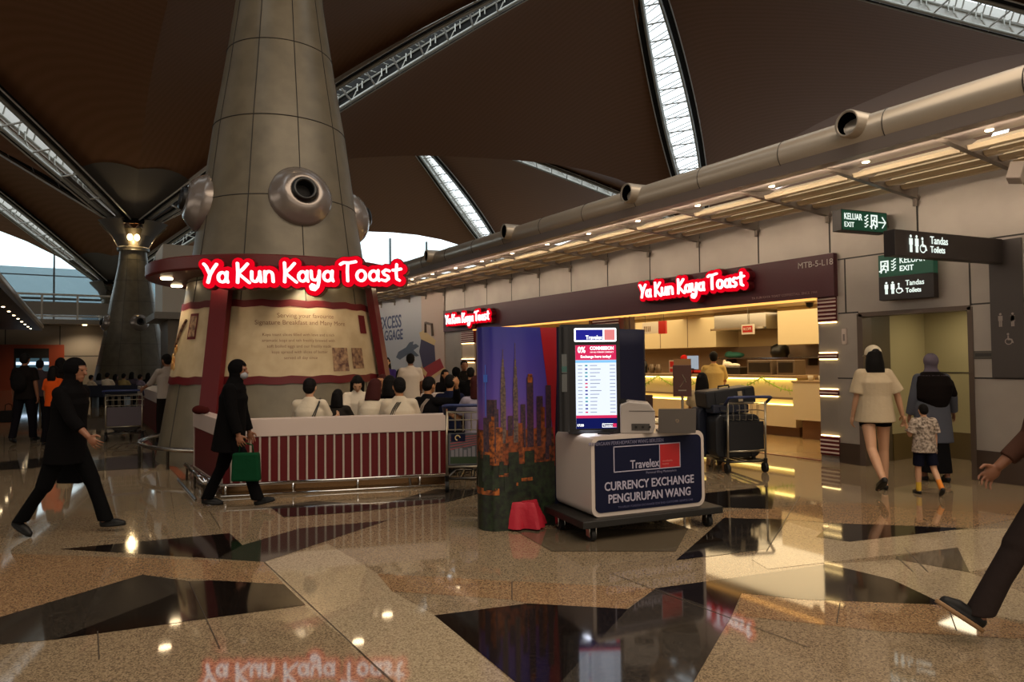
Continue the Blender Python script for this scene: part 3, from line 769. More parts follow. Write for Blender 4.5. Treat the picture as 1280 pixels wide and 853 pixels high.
def pillar(y0, y1, label):
    root = empty('striped_pillar', (WXX, (y0+y1)/2, 0), 0, label, 'pillar', 'striped lit pillars of the cafe front')
    w = (y1-y0)/2
    b = MB(); b.bb(0, .25, -w, w, .38, .98).bb(0, .25, -w, w, 1.08, 1.54).bb(0, .25, -w, w, 1.62, 2.08); b.build('white_panel', mat('pillar_panel', '#a89c90', .5), root)
    b = MB(); b.bb(-.03, .25, -w, w, .1, .38).bb(-.03, .25, -w, w, .99, 1.07).bb(-.03, .25, -w, w, 1.545, 1.615).bb(-.03, .25, -w, w, 2.1, 2.47); b.build('maroon_block', m_red, root)
    b = MB()
    for z in (.14, .2, .26, .32, 1.03, 1.58, 2.15, 2.21, 2.27, 2.33, 2.39, 2.44): b.bb(-.04, -.028, -w, w, z-.012, z+.012)
    b.build('white_stripes', mat('stripe_pale', '#c8b3a8', .4), root)
    b = MB()
    for z in (.388, .978, 1.085, 1.532, 1.63, 2.085): b.bb(-.028, -.002, -w+.01, w-.01, z-.008, z+.008)
    b.build('light_strip', glow('strip_warm', '#ffd890', 7), root)
    MB().bb(0, .25, -w, w, 0, .1).build('pillar_base', mat('brown_skirting'), root)
pillar(6.05, 6.35, 'right-hand striped lit pillar between the cafe opening and the toilet passage')
pillar(10.9, 11.75, 'middle striped lit pillar, mostly hidden behind the screen column')
pillar(17.1, 17.85, 'left-hand striped lit pillar at the far end of the cafe front')
b = MB()
for y in (10.6, 10.75, 11.9, 16.85, 17.0): b.bb(WXX, WXX+.12, y-.025, y+.025, 0, 2.47)
struct(b.build('trim_4', mat('door_frame_brown', '#5a3c1e', .4)))
# interior shell
m_cream = mat('cafe_cream_wall', '#c9b184', .5); m_cfloor = mat('cafe_floor', '#b09468', .15)
m_cab = mat('cabinet_cream', '#dccba2', .4); m_bsp = mat('backsplash_taupe', '#8a7562', .35)
b = MB(); b.bb(14.4, 14.5, 6.3, 18.1, 0, 2.7).bb(WXX+.2, 14.5, 6.25, 6.32, 0, 2.7).bb(WXX+.2, 14.5, 18.0, 18.1, 0, 2.7).bb(WXX+.2, 14.5, 6.3, 18.1, 2.7, 2.75)
struct(b.build('wall_cafe', m_cream))
struct(MB().bb(WXX+.02, 14.5, 6.36, 18.1, -.02, .006).build('floor_cafe', m_cfloor))
b = MB(); b.bb(WXX-.04, WXX+.02, 6.36, 17.1, 0, .008); struct(b.build('trim_5', mat('threshold_red', '#7c3a26', .3)))
area_light('cafe_ceiling_light', (12.2, 9.6, 2.62), (0, 0, 0), 3.6, 5.5, 160, (1, .74, .40))
area_light('cafe_ceiling_light', (12.2, 15.2, 2.62), (0, 0, 0), 3.6, 4.5, 115, (1, .74, .40))
# wall cabinets, hood, shelf
def thing(name, b, m_, label, cat, group=None, bevel=0, smooth=False, loc=None):
    o = b.build(name, m_, bevel=bevel, smooth=smooth, loc=loc); tag(o, label, cat, group); return o
wc = thing('wall_cabinet', MB().bb(13.55, 14.38, 11.85, 17.5, 1.86, 2.69), m_cab, 'long cream wall cabinets above the cafe counter, left of the steel hood', 'cabinet')
sj = MB()
for y in (12.8, 13.8, 14.8, 15.8, 16.8): sj.bb(13.54, 13.55, y-.006, y+.006, 1.87, 2.68)
sj.build('door_gaps', m_bsp, wc)
wc2 = thing('wall_cabinet', MB().bb(13.35, 14.38, 7.2, 9.9, 1.86, 2.69), m_cab, 'cream wall cabinet right of the steel hood', 'cabinet')
MB().bb(13.34, 13.35, 8.5, 8.51, 1.87, 2.68).build('door_gaps', m_bsp, wc2)
hd = empty('extractor_hood', (13.4, 11.0, 2.25), 0, 'stainless steel extractor hood between the cream cabinets', 'hood')
b = MB(); b.bb(0, .95, -.75, .75, 0, .44).bb(-.02, 0, -.28, .75, .01, .44)
b.build('hood_body', m_steel, hd); MB().bb(-.14, -.09, -.77, .77, 0, .05).build('hood_lip', m_chrome, hd)
struct(MB().bb(14.34, 14.4, 6.4, 17.9, 1.0, 1.86).build('trim_6', m_bsp))
sh = empty('wall_shelf', (14.1, 9.6, 1.55), 0, 'long steel shelf on the taupe splashback', 'shelf')
MB().bb(-.2, .24, -2.6, 2.6, 0, .03).build('shelf_board', m_steel, sh)
for y in (-2.3, 0, 2.3): MB().bb(-.1, .24, y-.015, y+.015, -.16, 0).build('shelf_bracket', m_dsteel, sh)
# serving counter
sc_ = empty('serving_counter', (11.8, 0, 0), 0, 'long cream serving counter with glowing strip under its top', 'counter')
MB().bb(0, .7, 8.35, 17.2, 1.16, 1.22).build('worktop', mat('worktop_taupe', '#a58c6c', .3), sc_, bevel=.006)
MB().bb(.1, .66, 8.4, 17.1, .2, 1.16).build('front_panel', m_cab, sc_)
MB().bb(.02, .1, 8.4, 17.1, .2, .62).build('lower_panel', m_cab, sc_)
MB().bb(.06, .1, 8.4, 17.1, .74, .78).build('shadow_rail', m_bsp, sc_)
MB().bb(.03, .09, 8.42, 17.1, 1.13, 1.155).bb(.03, .08, 8.42, 17.1, .63, .65).build('light_strip', glow('counter_strip', '#ffdc7a', 6), sc_)
MB().bb(.2, .6, 8.45, 17.0, 0, .2).build('plinth', mat('plinth_wood', '#7a5430', .4), sc_)
s3 = empty('side_counter', (11.6, 0, 0), 0, 'plain cream counter unit at the right end of the cafe', 'counter')
MB().bb(0, .8, 6.6, 8.3, .38, 1.09).build('body', m_cab, s3, bevel=.005); MB().bb(-.01, .82, 6.6, 8.32, 1.09, 1.12).build('worktop', mat('worktop_taupe'), s3)
MB().bb(.25, .8, 6.65, 8.28, 0, .38).build('plinth', mat('plinth_wood'), s3)
# things on the counters
def on(px, py, X): return WX(px, py, X)
CT = 1.22
def put(b, nm, m_, px, X, label, cat, z=CT, **k):
    p = on(px, 465, X); return thing(nm, b, m_, label, cat, loc=(p.x, p.y, z), **k)
m_app = mat('appliance_grey', '#7a6a58', .35, .4)
for px, w, lb in ((955, .62, 'wide grey boxed appliance on the cafe counter, left of its twin'), (988, .42, 'narrower grey boxed appliance at the right end of the cafe counter')):
    e = empty('counter_appliance', (12.15, on(px, 465, 12.15).y, CT), 0, lb, 'appliance')
    MB().bb(-.15, .2, -w/2, w/2, 0, .3).build('housing', m_app, e, bevel=.01); MB().bb(-.16, -.15, -w/2+.05, w/2-.05, .05, .25).build('front_plate', m_dsteel, e)
e = empty('pastry_tray', (12.1, on(914, 465, 12.1).y, CT), 0, 'steel mesh tray holding white paper bags', 'tray')
MB().bb(-.15, .15, -.35, .35, 0, .16).build('tray', m_dsteel, e, bevel=.01)
b = MB(); b.ell((0, .1, .2), (.1, .12, .08), 8).ell((.02, -.08, .19), (.09, .14, .05), 8).ell((0, .18, .25), (.03, .04, .07), 6); b.build('paper_bag', mat('paper_white', '#e8dcc4', .7), e)
e = empty('stock_pot', (13.9, on(975, 445, 13.9).y, 1.58), 0, 'round black pot on the steel wall shelf', 'pot')
MB().lathe([(0, 0), (.17, .0), (.22, .1), (.2, .25), (.08, .32), (0, .33)], n=18).build('pot_body', m_blackp, e, smooth=True); MB().ell((0, 0, .35), (.03, .03, .03), 8).build('lid_knob', m_steel, e)
b = MB(); b.ell((0, 0, .07), (.15, .3, .08), 10).ell((0, .15, .1), (.1, .12, .07), 8)
o = thing('folded_cloth', b, mat('teal_cloth', '#2f6f62', .8), 'teal cloth bundle lying on the steel shelf', 'cloth', loc=(14.0, on(918, 450, 14).y, 1.58), smooth=True)
for k, (px, h) in enumerate(((806, .3), (815, .22), (823, .22))):
    b = MB(); b.lathe([(0, 0), (.07, 0), (.075, h*.7), (.05, h*.85), (.055, h), (0, h)], n=14)
    e = empty('coffee_pot', (12.2, on(px, 465, 12.2).y, CT), 0, ('tallest dark coffee pot at the left of the serving counter', 'middle squat coffee pot on the serving counter', 'squat coffee pot nearest the red cap cashier')[k], 'pot')
    b.build('body', m_app if k else m_blackp, e, smooth=True); MB().tube([(0, .07, h*.3), (0, .13, h*.35), (0, .13, h*.6), (0, .07, h*.65)], .012, 6).build('handle', m_blackp, e)
e = empty('till_tray', (12.1, on(865, 465, 12.1).y, CT), 0, 'bright red tray beside the cashier', 'tray')
MB().bb(-.15, .15, -.18, .18, 0, .03).bb(-.15, .15, -.18, -.16, 0, .08).bb(-.15, .15, .16, .18, 0, .08).bb(-.15, -.13, -.18, .18, 0, .08).bb(.13, .15, -.18, .18, 0, .08).build('tray', mat('tray_red', '#b8241c', .4), e)
e = empty('till_screen', (12.45, on(866, 450, 12.45).y, CT), 0, 'pale blue-white till screen behind the red cap cashier', 'screen')
MB().bb(-.02, .02, -.16, .16, .1, .42).build('screen', mat('till_glow', '#404850', .3, emit='#b9c8d8', es=.6), e); MB().bb(-.04, .04, -.05, .05, 0, .12).build('stand', m_blackp, e)
e = empty('counter_menu', (11.95, on(841, 460, 11.95).y, CT), 0, 'small red and white menu card standing on the serving counter', 'menu card')
MB().bb(-.01, .01, -.11, .11, 0, .32).build('card', m_white, e); MB().bb(-.014, -.01, -.08, .08, .16, .29).build('red_print', mat('tray_red'), e); MB().bb(-.014, -.01, -.08, .08, .04, .12).build('red_print', mat('tray_red'), e)
cups = []
for k in range(5):
    py = 7.0+.22*k
    b = MB(); b.lathe([(.03, 0), (.04, .0), (.055, .1), (.05, .1), (.035, .01)], n=12)
    o = b.build('glass_cup', mat('cup_glass', '#d8ceb8', .15), loc=(11.85, py+.2, 1.12), smooth=True); tag(o, 'clear cup in the row on the side counter, %s' % ('closest to the lit pillar', 'second from the lit pillar', 'middle one', 'second from the serving counter', 'closest to the serving counter')[k], 'cup', 'cups on the side counter')
# hanging menu boards
e = empty('menu_board', (11.2, on(814, 403, 11.2).y, 2.16), 0, 'white and red menu board with four bottle pictures, hung inside the cafe', 'sign')
MB().bb(-.02, .02, -.26, .28, 0, .26).build('white_board', mat('board_white', '#e6ddcf', .4), e); MB().bb(-.03, .02, -.48, -.26, -.02, .27).build('red_board', mat('tray_red'), e)
b = MB()
for k in range(4): b.bb(-.026, -.02, .2-.06*k-.012, .2-.06*k+.012, .05, .17)
b.build('bottle_print', m_pic, e); MB().tube([(0, -.4, .26), (0, -.4, .54)], .006, 4).tube([(0, .2, .26), (0, .2, .54)], .006, 4).build('hanger', m_dsteel, e)
e = empty('hanging_sign', (11.5, on(935, 413, 11.5).y, 2.05), 0, 'small white-edged red sign hung in front of the hood', 'sign')
MB().bb(-.015, .015, -.15, .15, 0, .2).build('white_board', mat('board_white'), e); MB().bb(-.02, -.015, -.12, .12, .04, .17).build('red_print', mat('tray_red'), e)
text_mesh('lettering', 'KOPI', .085, mat('board_white'), e, loc=(-.022, 0, .105), rot=(PI/2, 0, -PI/2)); MB().tube([(0, 0, .2), (0, 0, .65)], .005, 4).build('hanger', m_dsteel, e)
# tinsel garland
b = MB()
pts = []
for k in range(90):
    t = k/89; y = 16.5-t*8.1; z = 1.17-.25*abs(math.sin(t*PI*5.5)); pts.append((11.76, y, z))
b.tube(pts, .012, 5)
rnd = random.Random(3)
for p in pts:
    for q in range(5):
        a = rnd.uniform(0, 2*PI); r_ = rnd.uniform(.04, .085); b.tube([p, (p[0]+r_*math.cos(a)*.5, p[1]+rnd.uniform(-.04, .04), p[2]+r_*math.sin(a))], .006, 3)
thing('tinsel_garland', b, mat('tinsel_green', '#8fae35', .3, .3), 'yellow-green tinsel garland looped along the serving counter front', 'garland')
o = thing('dome_camera', MB().lathe([(0, -.08), (.05, -.06), (.06, 0), (.07, .02), (0, .02)], n=16), m_blackp, 'small black dome camera under the cafe ceiling by the right pillar', 'camera', loc=(9.95, on(1012, 381, 9.95).y, 2.44), smooth=True)
MB().lathe([(.075, 0), (.075, .26), (0, .26)], n=16).build('mount', m_cab, o)

# ---- excess baggage wall
ex = MB().bb(WXX-.03, WXX, 20.6, 29.5, 0, 4.0).build('wall_mural', mat('mural_blue_white', '#a9adb6', .5)); struct(ex)
MB().bb(WXX-.03, WXX, 18.95, 20.6, 0, 4.0).build('pink_panel', mat('pink_panel', '#b3a094', .5), ex)
def wallpoly(pix, m_, nm, dx, par=ex):
    b = MB(); vs = [WX(x, y, WXX-.03-dx) for x, y in pix]; b.add([tuple(v) for v in vs], [tuple(range(len(vs)))]); return b.build(nm, m_, par)
mm = mat('print_purple', '#332a48', .5); mr_ = mat('print_red', '#8c1d20', .5); my_ = mat('print_cream', '#c2a878', .5); mg_ = mat('print_grey', '#4c5566', .5)
wallpoly([(527, 420), (543, 430), (545, 462), (530, 466), (524, 440)], mm, 'case_print', .004)
wallpoly([(524, 416), (530, 413), (545, 426), (543, 432), (526, 424)], my_, 'case_print', .006)
wallpoly([(526, 462), (550, 448), (555, 460), (528, 478)], mr_, 'case_print', .008)
wallpoly([(528, 478), (556, 459), (556, 463), (528, 483)], my_, 'case_print', .01)
wallpoly([(523, 462), (527, 458), (534, 466), (532, 471)], my_, 'case_print', .012)
b = MB(); b.tube([WX(532, 416, WXX-.05), WX(532, 404, WXX-.05), WX(540, 406, WXX-.05), WX(541, 420, WXX-.05)], .05, 5); b.build('handle_print', mat('frame_brown'), ex)
wallpoly([(495, 447), (498, 440), (510, 433), (520, 430), (524, 433), (514, 440), (500, 450)], mg_, 'plane_print', .004)
wallpoly([(505, 438), (512, 428), (517, 427), (515, 436)], mg_, 'plane_print', .006)
wallpoly([(508, 440), (520, 446), (524, 445), (515, 436)], mg_, 'plane_print', .008)
m_ebl = mat('print_blue', '#2c3a66', .5)
pE = WX(487, 404, WXX-.05); text_mesh('lettering', 'EXCESS', .62, m_ebl, ex, loc=(WXX-.036, pE.y, pE.z), rot=(PI/2, 0, -PI/2), off=.012)
pE = WX(487, 420, WXX-.05); text_mesh('lettering', 'BAGGAGE', .5, m_ebl, ex, loc=(WXX-.036, pE.y, pE.z), rot=(PI/2, 0, -PI/2), off=.01)
pE = WX(472, 408, WXX-.05); MB().lathe([(.2, -.0), (.3, .0)], (WXX-.04, pE.y, pE.z), 20, mtx=Matrix.Rotation(PI/2, 3, 'Y')).build('logo_ring', mr_, ex)

# ============================================================ SIGNS, RIGHT
m_green = mat('sign_green', '#0a3a2a', .4); m_sdark = mat('sign_dark', '#241e1c', .45); m_slit = glow('sign_letters', '#f2fff4', 1.05)
m_green2 = mat('sign_green_lit', '#0a3a2a', .4, emit='#0a4a34', es=.35)
def man(b, x, z, h, fem=False, y=-.0): 
    b.lathe([(0, 0), (h*.085, 0)], (x, y, z+h*.9), 12, mtx=Matrix.Rotation(PI/2, 3, 'X'))
    if fem: b.prism([(x-.07*h, z+.8*h), (x+.07*h, z+.8*h), (x+.16*h, z+.36*h), (x-.16*h, z+.36*h)], y-.002, y)
    b.prism([(x-.14*h, z+.78*h), (x+.14*h, z+.78*h), (x+.14*h, z+.42*h), (x-.14*h, z+.42*h)], y-.002, y)
    b.prism([(x-.1*h, z+.42*h), (x-.01*h, z+.42*h), (x-.01*h, z), (x-.1*h, z)], y-.002, y); b.prism([(x+.01*h, z+.42*h), (x+.1*h, z+.42*h), (x+.1*h, z), (x+.01*h, z)], y-.002, y)
def wheel(b, x, z, h, y=0):
    b.lathe([(0, 0), (h*.09, 0)], (x-.03*h, y, z+h*.85), 12, mtx=Matrix.Rotation(PI/2, 3, 'X'))
    b.lathe([(h*.2, 0), (h*.27, 0)], (x, y, z+h*.26), 18, mtx=Matrix.Rotation(PI/2, 3, 'X'))
    b.prism([(x-.07*h, z+.74*h), (x+.03*h, z+.74*h), (x+.03*h, z+.5*h), (x+.25*h, z+.46*h), (x+.36*h, z+.15*h), (x+.28*h, z+.12*h), (x+.18*h, z+.36*h), (x-.07*h, z+.36*h)], y-.002, y)
def runner(b, x, z, h, y=0):   # door with running figure: white door, dark figure cut as gap lines
    b.prism([(x, z), (x+.1*h, z), (x+.1*h, z+h), (x, z+h)], y-.002, y); b.prism([(x, z+.88*h), (x+.62*h, z+.88*h), (x+.62*h, z+h), (x, z+h)], y-.002, y)
    b.prism([(x+.5*h, z+.15*h), (x+.62*h, z+.15*h), (x+.62*h, z+h), (x+.5*h, z+h)], y-.002, y)
    b.lathe([(0, 0), (h*.08, 0)], (x+.36*h, y, z+.76*h), 10, mtx=Matrix.Rotation(PI/2, 3, 'X'))
    for q in ([(.32, .66), (.2, .3)], [(.3, .62), (.5, .5)], [(.3, .64), (.1, .55)], [(.22, .34), (.42, .25), (.4, .02)], [(.22, .34), (.08, .2), (-.1, .15)]):
        b.tube([(x+a*h, y-.001, z+c*h) for a, c in q], .055*h, 4)
def flame(b, x, z, h, y=0):
    for k in range(4): b.tube([(x+.0*h, y-.001, z+(.08+.24*k)*h), (x+.12*h, y-.001, z+(.04+.24*k)*h), (x+.24*h, y-.001, z+(.2+.24*k)*h), (x+.34*h, y-.001, z+(.22+.24*k)*h)], .045*h, 4)
# sign 1
def box_sign(name, px, D, w, h, d, rz, label, m_face):
    c = PD(px[0], px[1], D); root = empty(name, c, rz, label, 'sign')
    MB().bb(0, w, 0, d, -h, 0).build('sign_box', m_sdark, root, bevel=.004)
    if m_face: MB().bb(.012, w-.012, -.004, 0, -h+.012, -.012).build('sign_face', m_face, root)
    return root
rz1 = -R(103)+PI/2
p1_ = WX(1051, 261, 8.62)
s1 = box_sign('exit_sign', (1051, 261), (p1_-CP).dot(_f), .73, .25, .13, rz1+R(2), 'green KELUAR EXIT sign with arrow, highest of the lit signs', m_green2)
text_mesh('lettering', 'KELUAR', .105, m_slit, s1, loc=(.04, -.006, -.085), align='LEFT', off=.001, sx=.74); text_mesh('lettering', 'EXIT', .085, m_slit, s1, loc=(.04, -.006, -.18), align='LEFT', sx=.9)
b = MB(); flame(b, .36, -.2, .16, -.006); runner(b, .46, -.21, .17, -.006); b.tube([(.58, -.008, -.125), (.69, -.008, -.125)], .007, 4).tube([(.64, -.008, -.06), (.695, -.008, -.125), (.64, -.008, -.19)], .008, 4); b.build('pictograms', m_slit, s1)
s1.scale = (1.15,)*3
MB().bb(.7, .79, .03, .1, -.17, -.08).build('wall_mount', m_dsteel, s1)
# sign 2 with column strip
s2_ = empty('toilet_sign', Vector((9.50, 3.83, 2.97))-Vector((math.cos(R(-9)), math.sin(R(-9)), 0))*1.78, R(-9), 'dark box sign reading Tandas Toilets reaching left from the tall dark panel', 'sign')
MB().bb(-.12, 1.75, 0, .14, -.29, 0).build('sign_box', m_sdark, s2_, bevel=.004)
b = MB(); man(b, .13, -.245, .2, False, -.006); man(b, .225, -.245, .2, True, -.006); wheel(b, .325, -.245, .19, -.006); b.build('pictograms', m_slit, s2_)
text_mesh('lettering', 'Tandas', .125, m_slit, s2_, loc=(.45, -.006, -.095), align='LEFT', sx=.85, off=.0005); text_mesh('lettering', 'Toilets', .105, m_slit, s2_, loc=(.45, -.006, -.2), align='LEFT', sx=.85, off=.001)
m_pstrip = mat('dark_grey_strip', '#3c3633', .45)
y_s = 3.82
st_ = empty('sign_pylon', (WXX-.03, y_s, 1.29), -PI/2, 'tall dark grey wall panel with faint toilet symbols', 'sign')
MB().bb(-.19, .16, 0, .03, 0, 1.68).build('panel', m_pstrip, st_)
b = MB(); man(b, -.08, .62, .17, False, -.004); man(b, .05, .62, .17, True, -.004); wheel(b, 0, .4, .15, -.004); b.build('pictograms', mat('faint_symbol', '#8b827b', .5), st_)
# sign 3 on wall
s3_ = empty('exit_sign', (9.3, 5.27, 2.95), -PI/2+R(8), 'square green and dark sign reading KELUAR EXIT above Tandas Toilets, hung beneath the others', 'sign')
MB().bb(0, .68, 0, .16, -.3, 0).build('green_box', m_green2, s3_, bevel=.004); MB().bb(0, .68, 0, .16, -.62, -.3).build('dark_box', m_sdark, s3_, bevel=.004)
text_mesh('lettering', 'KELUAR', .12, m_slit, s3_, loc=(.27, -.005, -.1), align='LEFT', sx=.72, off=.001); text_mesh('lettering', 'EXIT', .1, m_slit, s3_, loc=(.27, -.005, -.21), align='LEFT', sx=.85, off=.002)
b = MB(); runner(b, .03, -.25, .17, -.005); flame(b, .17, -.23, .17, -.005); man(b, .1, -.54, .17, False, -.005); man(b, .18, -.54, .17, True, -.005); wheel(b, .26, -.54, .15, -.005); b.build('pictograms', m_slit, s3_)
text_mesh('lettering', 'Tandas', .1, m_slit, s3_, loc=(.34, -.005, -.41), align='LEFT', sx=.8, off=.001); text_mesh('lettering', 'Toilets', .085, m_slit, s3_, loc=(.34, -.005, -.51), align='LEFT', sx=.8, off=.002)
MB().bb(.1, .58, .16, .24, -.4, -.2).build('wall_mount', m_dsteel, s3_)
o = thing('wall_plate', MB().bb(WXX-.012, WXX, 4.0, 4.22, 1.52, 1.62), m_dsteel, 'small steel plate on the wall left of the tall dark panel', 'plate', bevel=.003)
o2 = MB().bb(WXX-.016, WXX-.012, 4.02, 4.2, 1.55, 1.59).build('engraving', m_seam, o)
o = thing('access_reader', MB().bb(WXX-.03, WXX, 5.9, 5.97, 1.75, 1.98), m_white, 'small pale card reader on the wall beside the right striped pillar', 'card reader', bevel=.008)
MB().bb(WXX-.033, WXX-.03, 5.92, 5.95, 1.8, 1.9).build('reader_face', m_beam, o)

# ============================================================ PEOPLE
class BB:
    """overlapping rounded solids fused into one continuous surface"""
    def __init__(s): s.b = MB()
    def cone(s, p0, p1, r0, r1, n=14):
        p0, p1 = Vector(p0), Vector(p1)
        s.b.tube([p0, p1], [r0, r1], n); s.b.ell(p0, (r0,)*3, n); s.b.ell(p1, (r1,)*3, n); return s
    def chain(s, pts, rs, n=12):
        for a, b_, ra, rb in zip(pts, pts[1:], rs, rs[1:]): s.cone(a, b_, ra, rb, n)
        return s
    def ell(s, c, r, mtx=None, n=18): s.b.ell(c, r, n, mtx=mtx); return s
    def frus(s, secs, mtx=None, n=24):      # stacked elliptic sections (center, rx, ry)
        vs = []
        for c, rx, ry in secs:
            for j in range(n):
                q = 2*PI*j/n; v = Vector((rx*math.cos(q), ry*math.sin(q), 0))
                if mtx: v = mtx @ v
                vs.append(v+Vector(c))
        fs = [tuple(range(n))[::-1], tuple((len(secs)-1)*n+j for j in range(n))]
        for i in range(len(secs)-1):
            for j in range(n): fs.append((i*n+j, i*n+(j+1) % n, (i+1)*n+(j+1) % n, (i+1)*n+j))
        s.b.add(vs, fs); return s
    def build(s, name, m_, parent, vox, smooth=4):
        o = s.b.build(name, m_)
        md = o.modifiers.new('r', 'REMESH'); md.mode = 'VOXEL'; md.voxel_size = vox; md.use_smooth_shade = True
        sm_ = o.modifiers.new('s', 'SMOOTH'); sm_.iterations = smooth; sm_.factor = .5
        dg = bpy.context.evaluated_depsgraph_get(); me = bpy.data.meshes.new_from_object(o.evaluated_get(dg))
        old = o.data; o.modifiers.clear(); o.data = me; bpy.data.meshes.remove(old); me.name = name
        if not me.materials: me.materials.append(m_)
        for p in me.polygons: p.use_smooth = True
        o.parent = parent; return o
m_skin = mat('skin_tan', '#a8754f', .55); m_skin2 = mat('skin_brown', '#7d523a', .55); m_skin3 = mat('skin_fair', '#bd9070', .55)
m_hairb = mat('hair_black', '#0d0a09', .7, bump=.5, bscale=90, spec=.15); m_hairr = mat('hair_auburn', '#3a1512', .7, bump=.5, bscale=90, spec=.15)
def cloth(name, col, noise=None): return mat(name, col, .9, noise=noise, bump=.35, bscale=14, spec=.08)
def person(loc, rz, H=1.7, label='', lean=0, legs=((0, 0), (0, 0)), arms=((5, 10, 8), (5, 10, 8)), foot=(0, 0), head=(0, 0), sit=None,
           skin=None, top=None, bottom=None, shoes='#111111', hair='short', hairm=None, mask=None, cap=None, hijab=None, vox=.009, group=None,
           twist=0, extra=None, turn=0, fem=False, build_legs=True):
    sk = skin or m_skin; S = H/1.7; root = empty('person', loc, rz, label, 'person', group)
    rx = lambda a: Matrix.Rotation(R(a), 3, 'X')
    wid = .9 if fem else 1.0
    pel = Vector((0, 0, .93)); Lm = Matrix.Rotation(R(-lean), 3, 'X')       # lean forward = +y
    T = lambda x, y, z: pel+Lm @ (Vector((x, y, z))-pel)
    J = {}
    ankles = []
    for i, (sw, kn) in enumerate(legs):
        sx = -1 if i == 0 else 1
        hip = Vector((sx*.09, 0, .88)); th = Vector((sx*.02, math.sin(R(sw))*.43, -math.cos(R(sw))*.43)); kne = hip+th
        a2 = sw-kn; ank = kne+Vector((0, math.sin(R(a2))*.40, -math.cos(R(a2))*.40))
        fd = Vector((sx*.12, math.cos(R(foot[i])), math.sin(R(foot[i])))).normalized()
        J[i] = (hip, kne, ank, fd); ankles.append(ank)
    lows = []
    for i in (0, 1):
        hip, kne, ank, fd = J[i]; up = Vector((1, 0, 0)).cross(fd).normalized()
        if up.z < 0: up = -up
        heel = ank-fd*.06-up*.08; toe = ank+fd*.19-up*.08; lows += [heel.z, toe.z]; J[i] = (hip, kne, ank, fd, heel, toe, up)
    dz = -min(lows) if sit is None else (sit-.80)
    off = Vector((0, 0, dz)); pel0 = pel.copy()
    A = lambda v: (Vector(v)+off)*S
    TT = lambda x, y, z: A(T(x, y, z))
    # ---- body
    b = BB()
    b.ell(A((0, 0, .93)), (.15*S*wid*1.05, .105*S, .12*S), Lm).ell(TT(0, 0, 1.06), (.13*S*wid, .09*S, .13*S), Lm)
    b.ell(TT(0, .005, 1.22), (.155*S*wid, .105*S, .17*S), Lm).ell(TT(0, 0, 1.35), (.135*S*wid, .075*S, .08*S), Lm)
    shx = .175*wid
    b.cone(TT(-shx+.03, 0, 1.375), TT(shx-.03, 0, 1.375), .045*S, .045*S)
    neck0 = TT(0, -.01, 1.42); 
    Hm = Lm @ Matrix.Rotation(R(turn), 3, 'Z') @ Matrix.Rotation(R(-head[0]), 3, 'X')
    nb = TT(0, -.005, 1.50); hc = nb+Hm @ Vector((0, .02*S, .1*S))
    hp = lambda x, y, z: hc+Hm @ (Vector((x, y, z))*S)
    b.cone(neck0, nb, .055*S, .05*S); b.cone(nb, hp(0, -.01, -.03), .05*S, .055*S)
    b.ell(hc, (.075*S, .095*S, .105*S), Hm).ell(hp(0, .035, -.055), (.052*S, .055*S, .058*S), Hm)
    b.cone(hp(0, .088, .01), hp(0, .108, -.022), .011*S, .015*S).ell(hp(0, .083, -.055), (.024*S, .014*S, .011*S), Hm).ell(hp(0, .06, -.09), (.028*S, .03*S, .02*S), Hm)
    b.ell(hp(0, .078, .026), (.055*S, .018*S, .012*S), Hm)
    for sx in (() if hijab else (-1, 1)): b.ell(hp(sx*.077, -.005, -.012), (.012*S, .022*S, .034*S), Hm)
    for i in (0, 1):
        hip, kne, ank, fd, heel, toe, up = J[i]
        b.cone(A(hip), A(kne), .085*S, .055*S).cone(A(kne), A(kne.lerp(ank, .3)), .055*S, .056*S).cone(A(kne.lerp(ank, .3)), A(ank), .056*S, .037*S)
        b.cone(A(ank-fd*.02-up*.035), A(ank+fd*.15-up*.06), .036*S, .024*S)
    arm = []
    for i, a in enumerate(arms):
        sw, el, ab = a[:3]; inw = a[3] if len(a) > 3 else 0; sx = -1 if i == 0 else 1
        sh = T(sx*(shx-.005), 0, 1.375)
        d1 = Lm @ Vector((sx*math.sin(R(ab)), math.sin(R(sw))*math.cos(R(ab)), -math.cos(R(sw))*math.cos(R(ab)))).normalized()
        elb = sh+d1*.28; a2 = sw+el
        d2 = Lm @ Vector((sx*math.sin(R(ab*.6-inw)), math.sin(R(a2))*math.cos(R(ab*.6-inw)), -math.cos(R(a2))*math.cos(R(ab*.6-inw)))).normalized()
        wr_ = elb+d2*.245; arm.append((sh, elb, wr_, d1, d2))
        b.cone(A(sh), A(elb), .045*S, .038*S).cone(A(elb), A(elb.lerp(wr_, .3)), .039*S, .038*S).cone(A(elb.lerp(wr_, .3)), A(wr_), .038*S, .026*S)
        # hand: palm, four fingers, thumb
        pn = Vector((-sx, 0, 0)); pn = (pn-d2*pn.dot(d2)).normalized(); ac = d2.cross(pn).normalized()
        if ac.dot(Vector((0, 1, 0))) < 0 and abs(ac.y) > .2: ac = -ac
        Pm = Matrix((ac, pn, d2)).transposed()
        b.ell(A(wr_+d2*.05), (.042*S, .017*S, .052*S), Pm)
        fr = max(.0078, vox*.95)
        for k, (o_, ln) in enumerate(((.034, .068), (.0115, .078), (-.0115, .073), (-.034, .058))):
            p0 = wr_+d2*.085+ac*o_; p1 = p0+(d2*.9+pn*.35+ac*o_*5).normalized()*ln*.5; p2 = p1+(d2*.6+pn*.8+ac*o_*4).normalized()*ln*.5
            b.chain([A(p0), A(p1), A(p2)], [fr*1.05, fr, fr*.85], 8)
        p0 = wr_+d2*.03+ac*.03; p1 = p0+(d2*.5+ac*.75+pn*.2).normalized()*.04; p2 = p1+(d2*.85+ac*.2+pn*.3).normalized()*.032
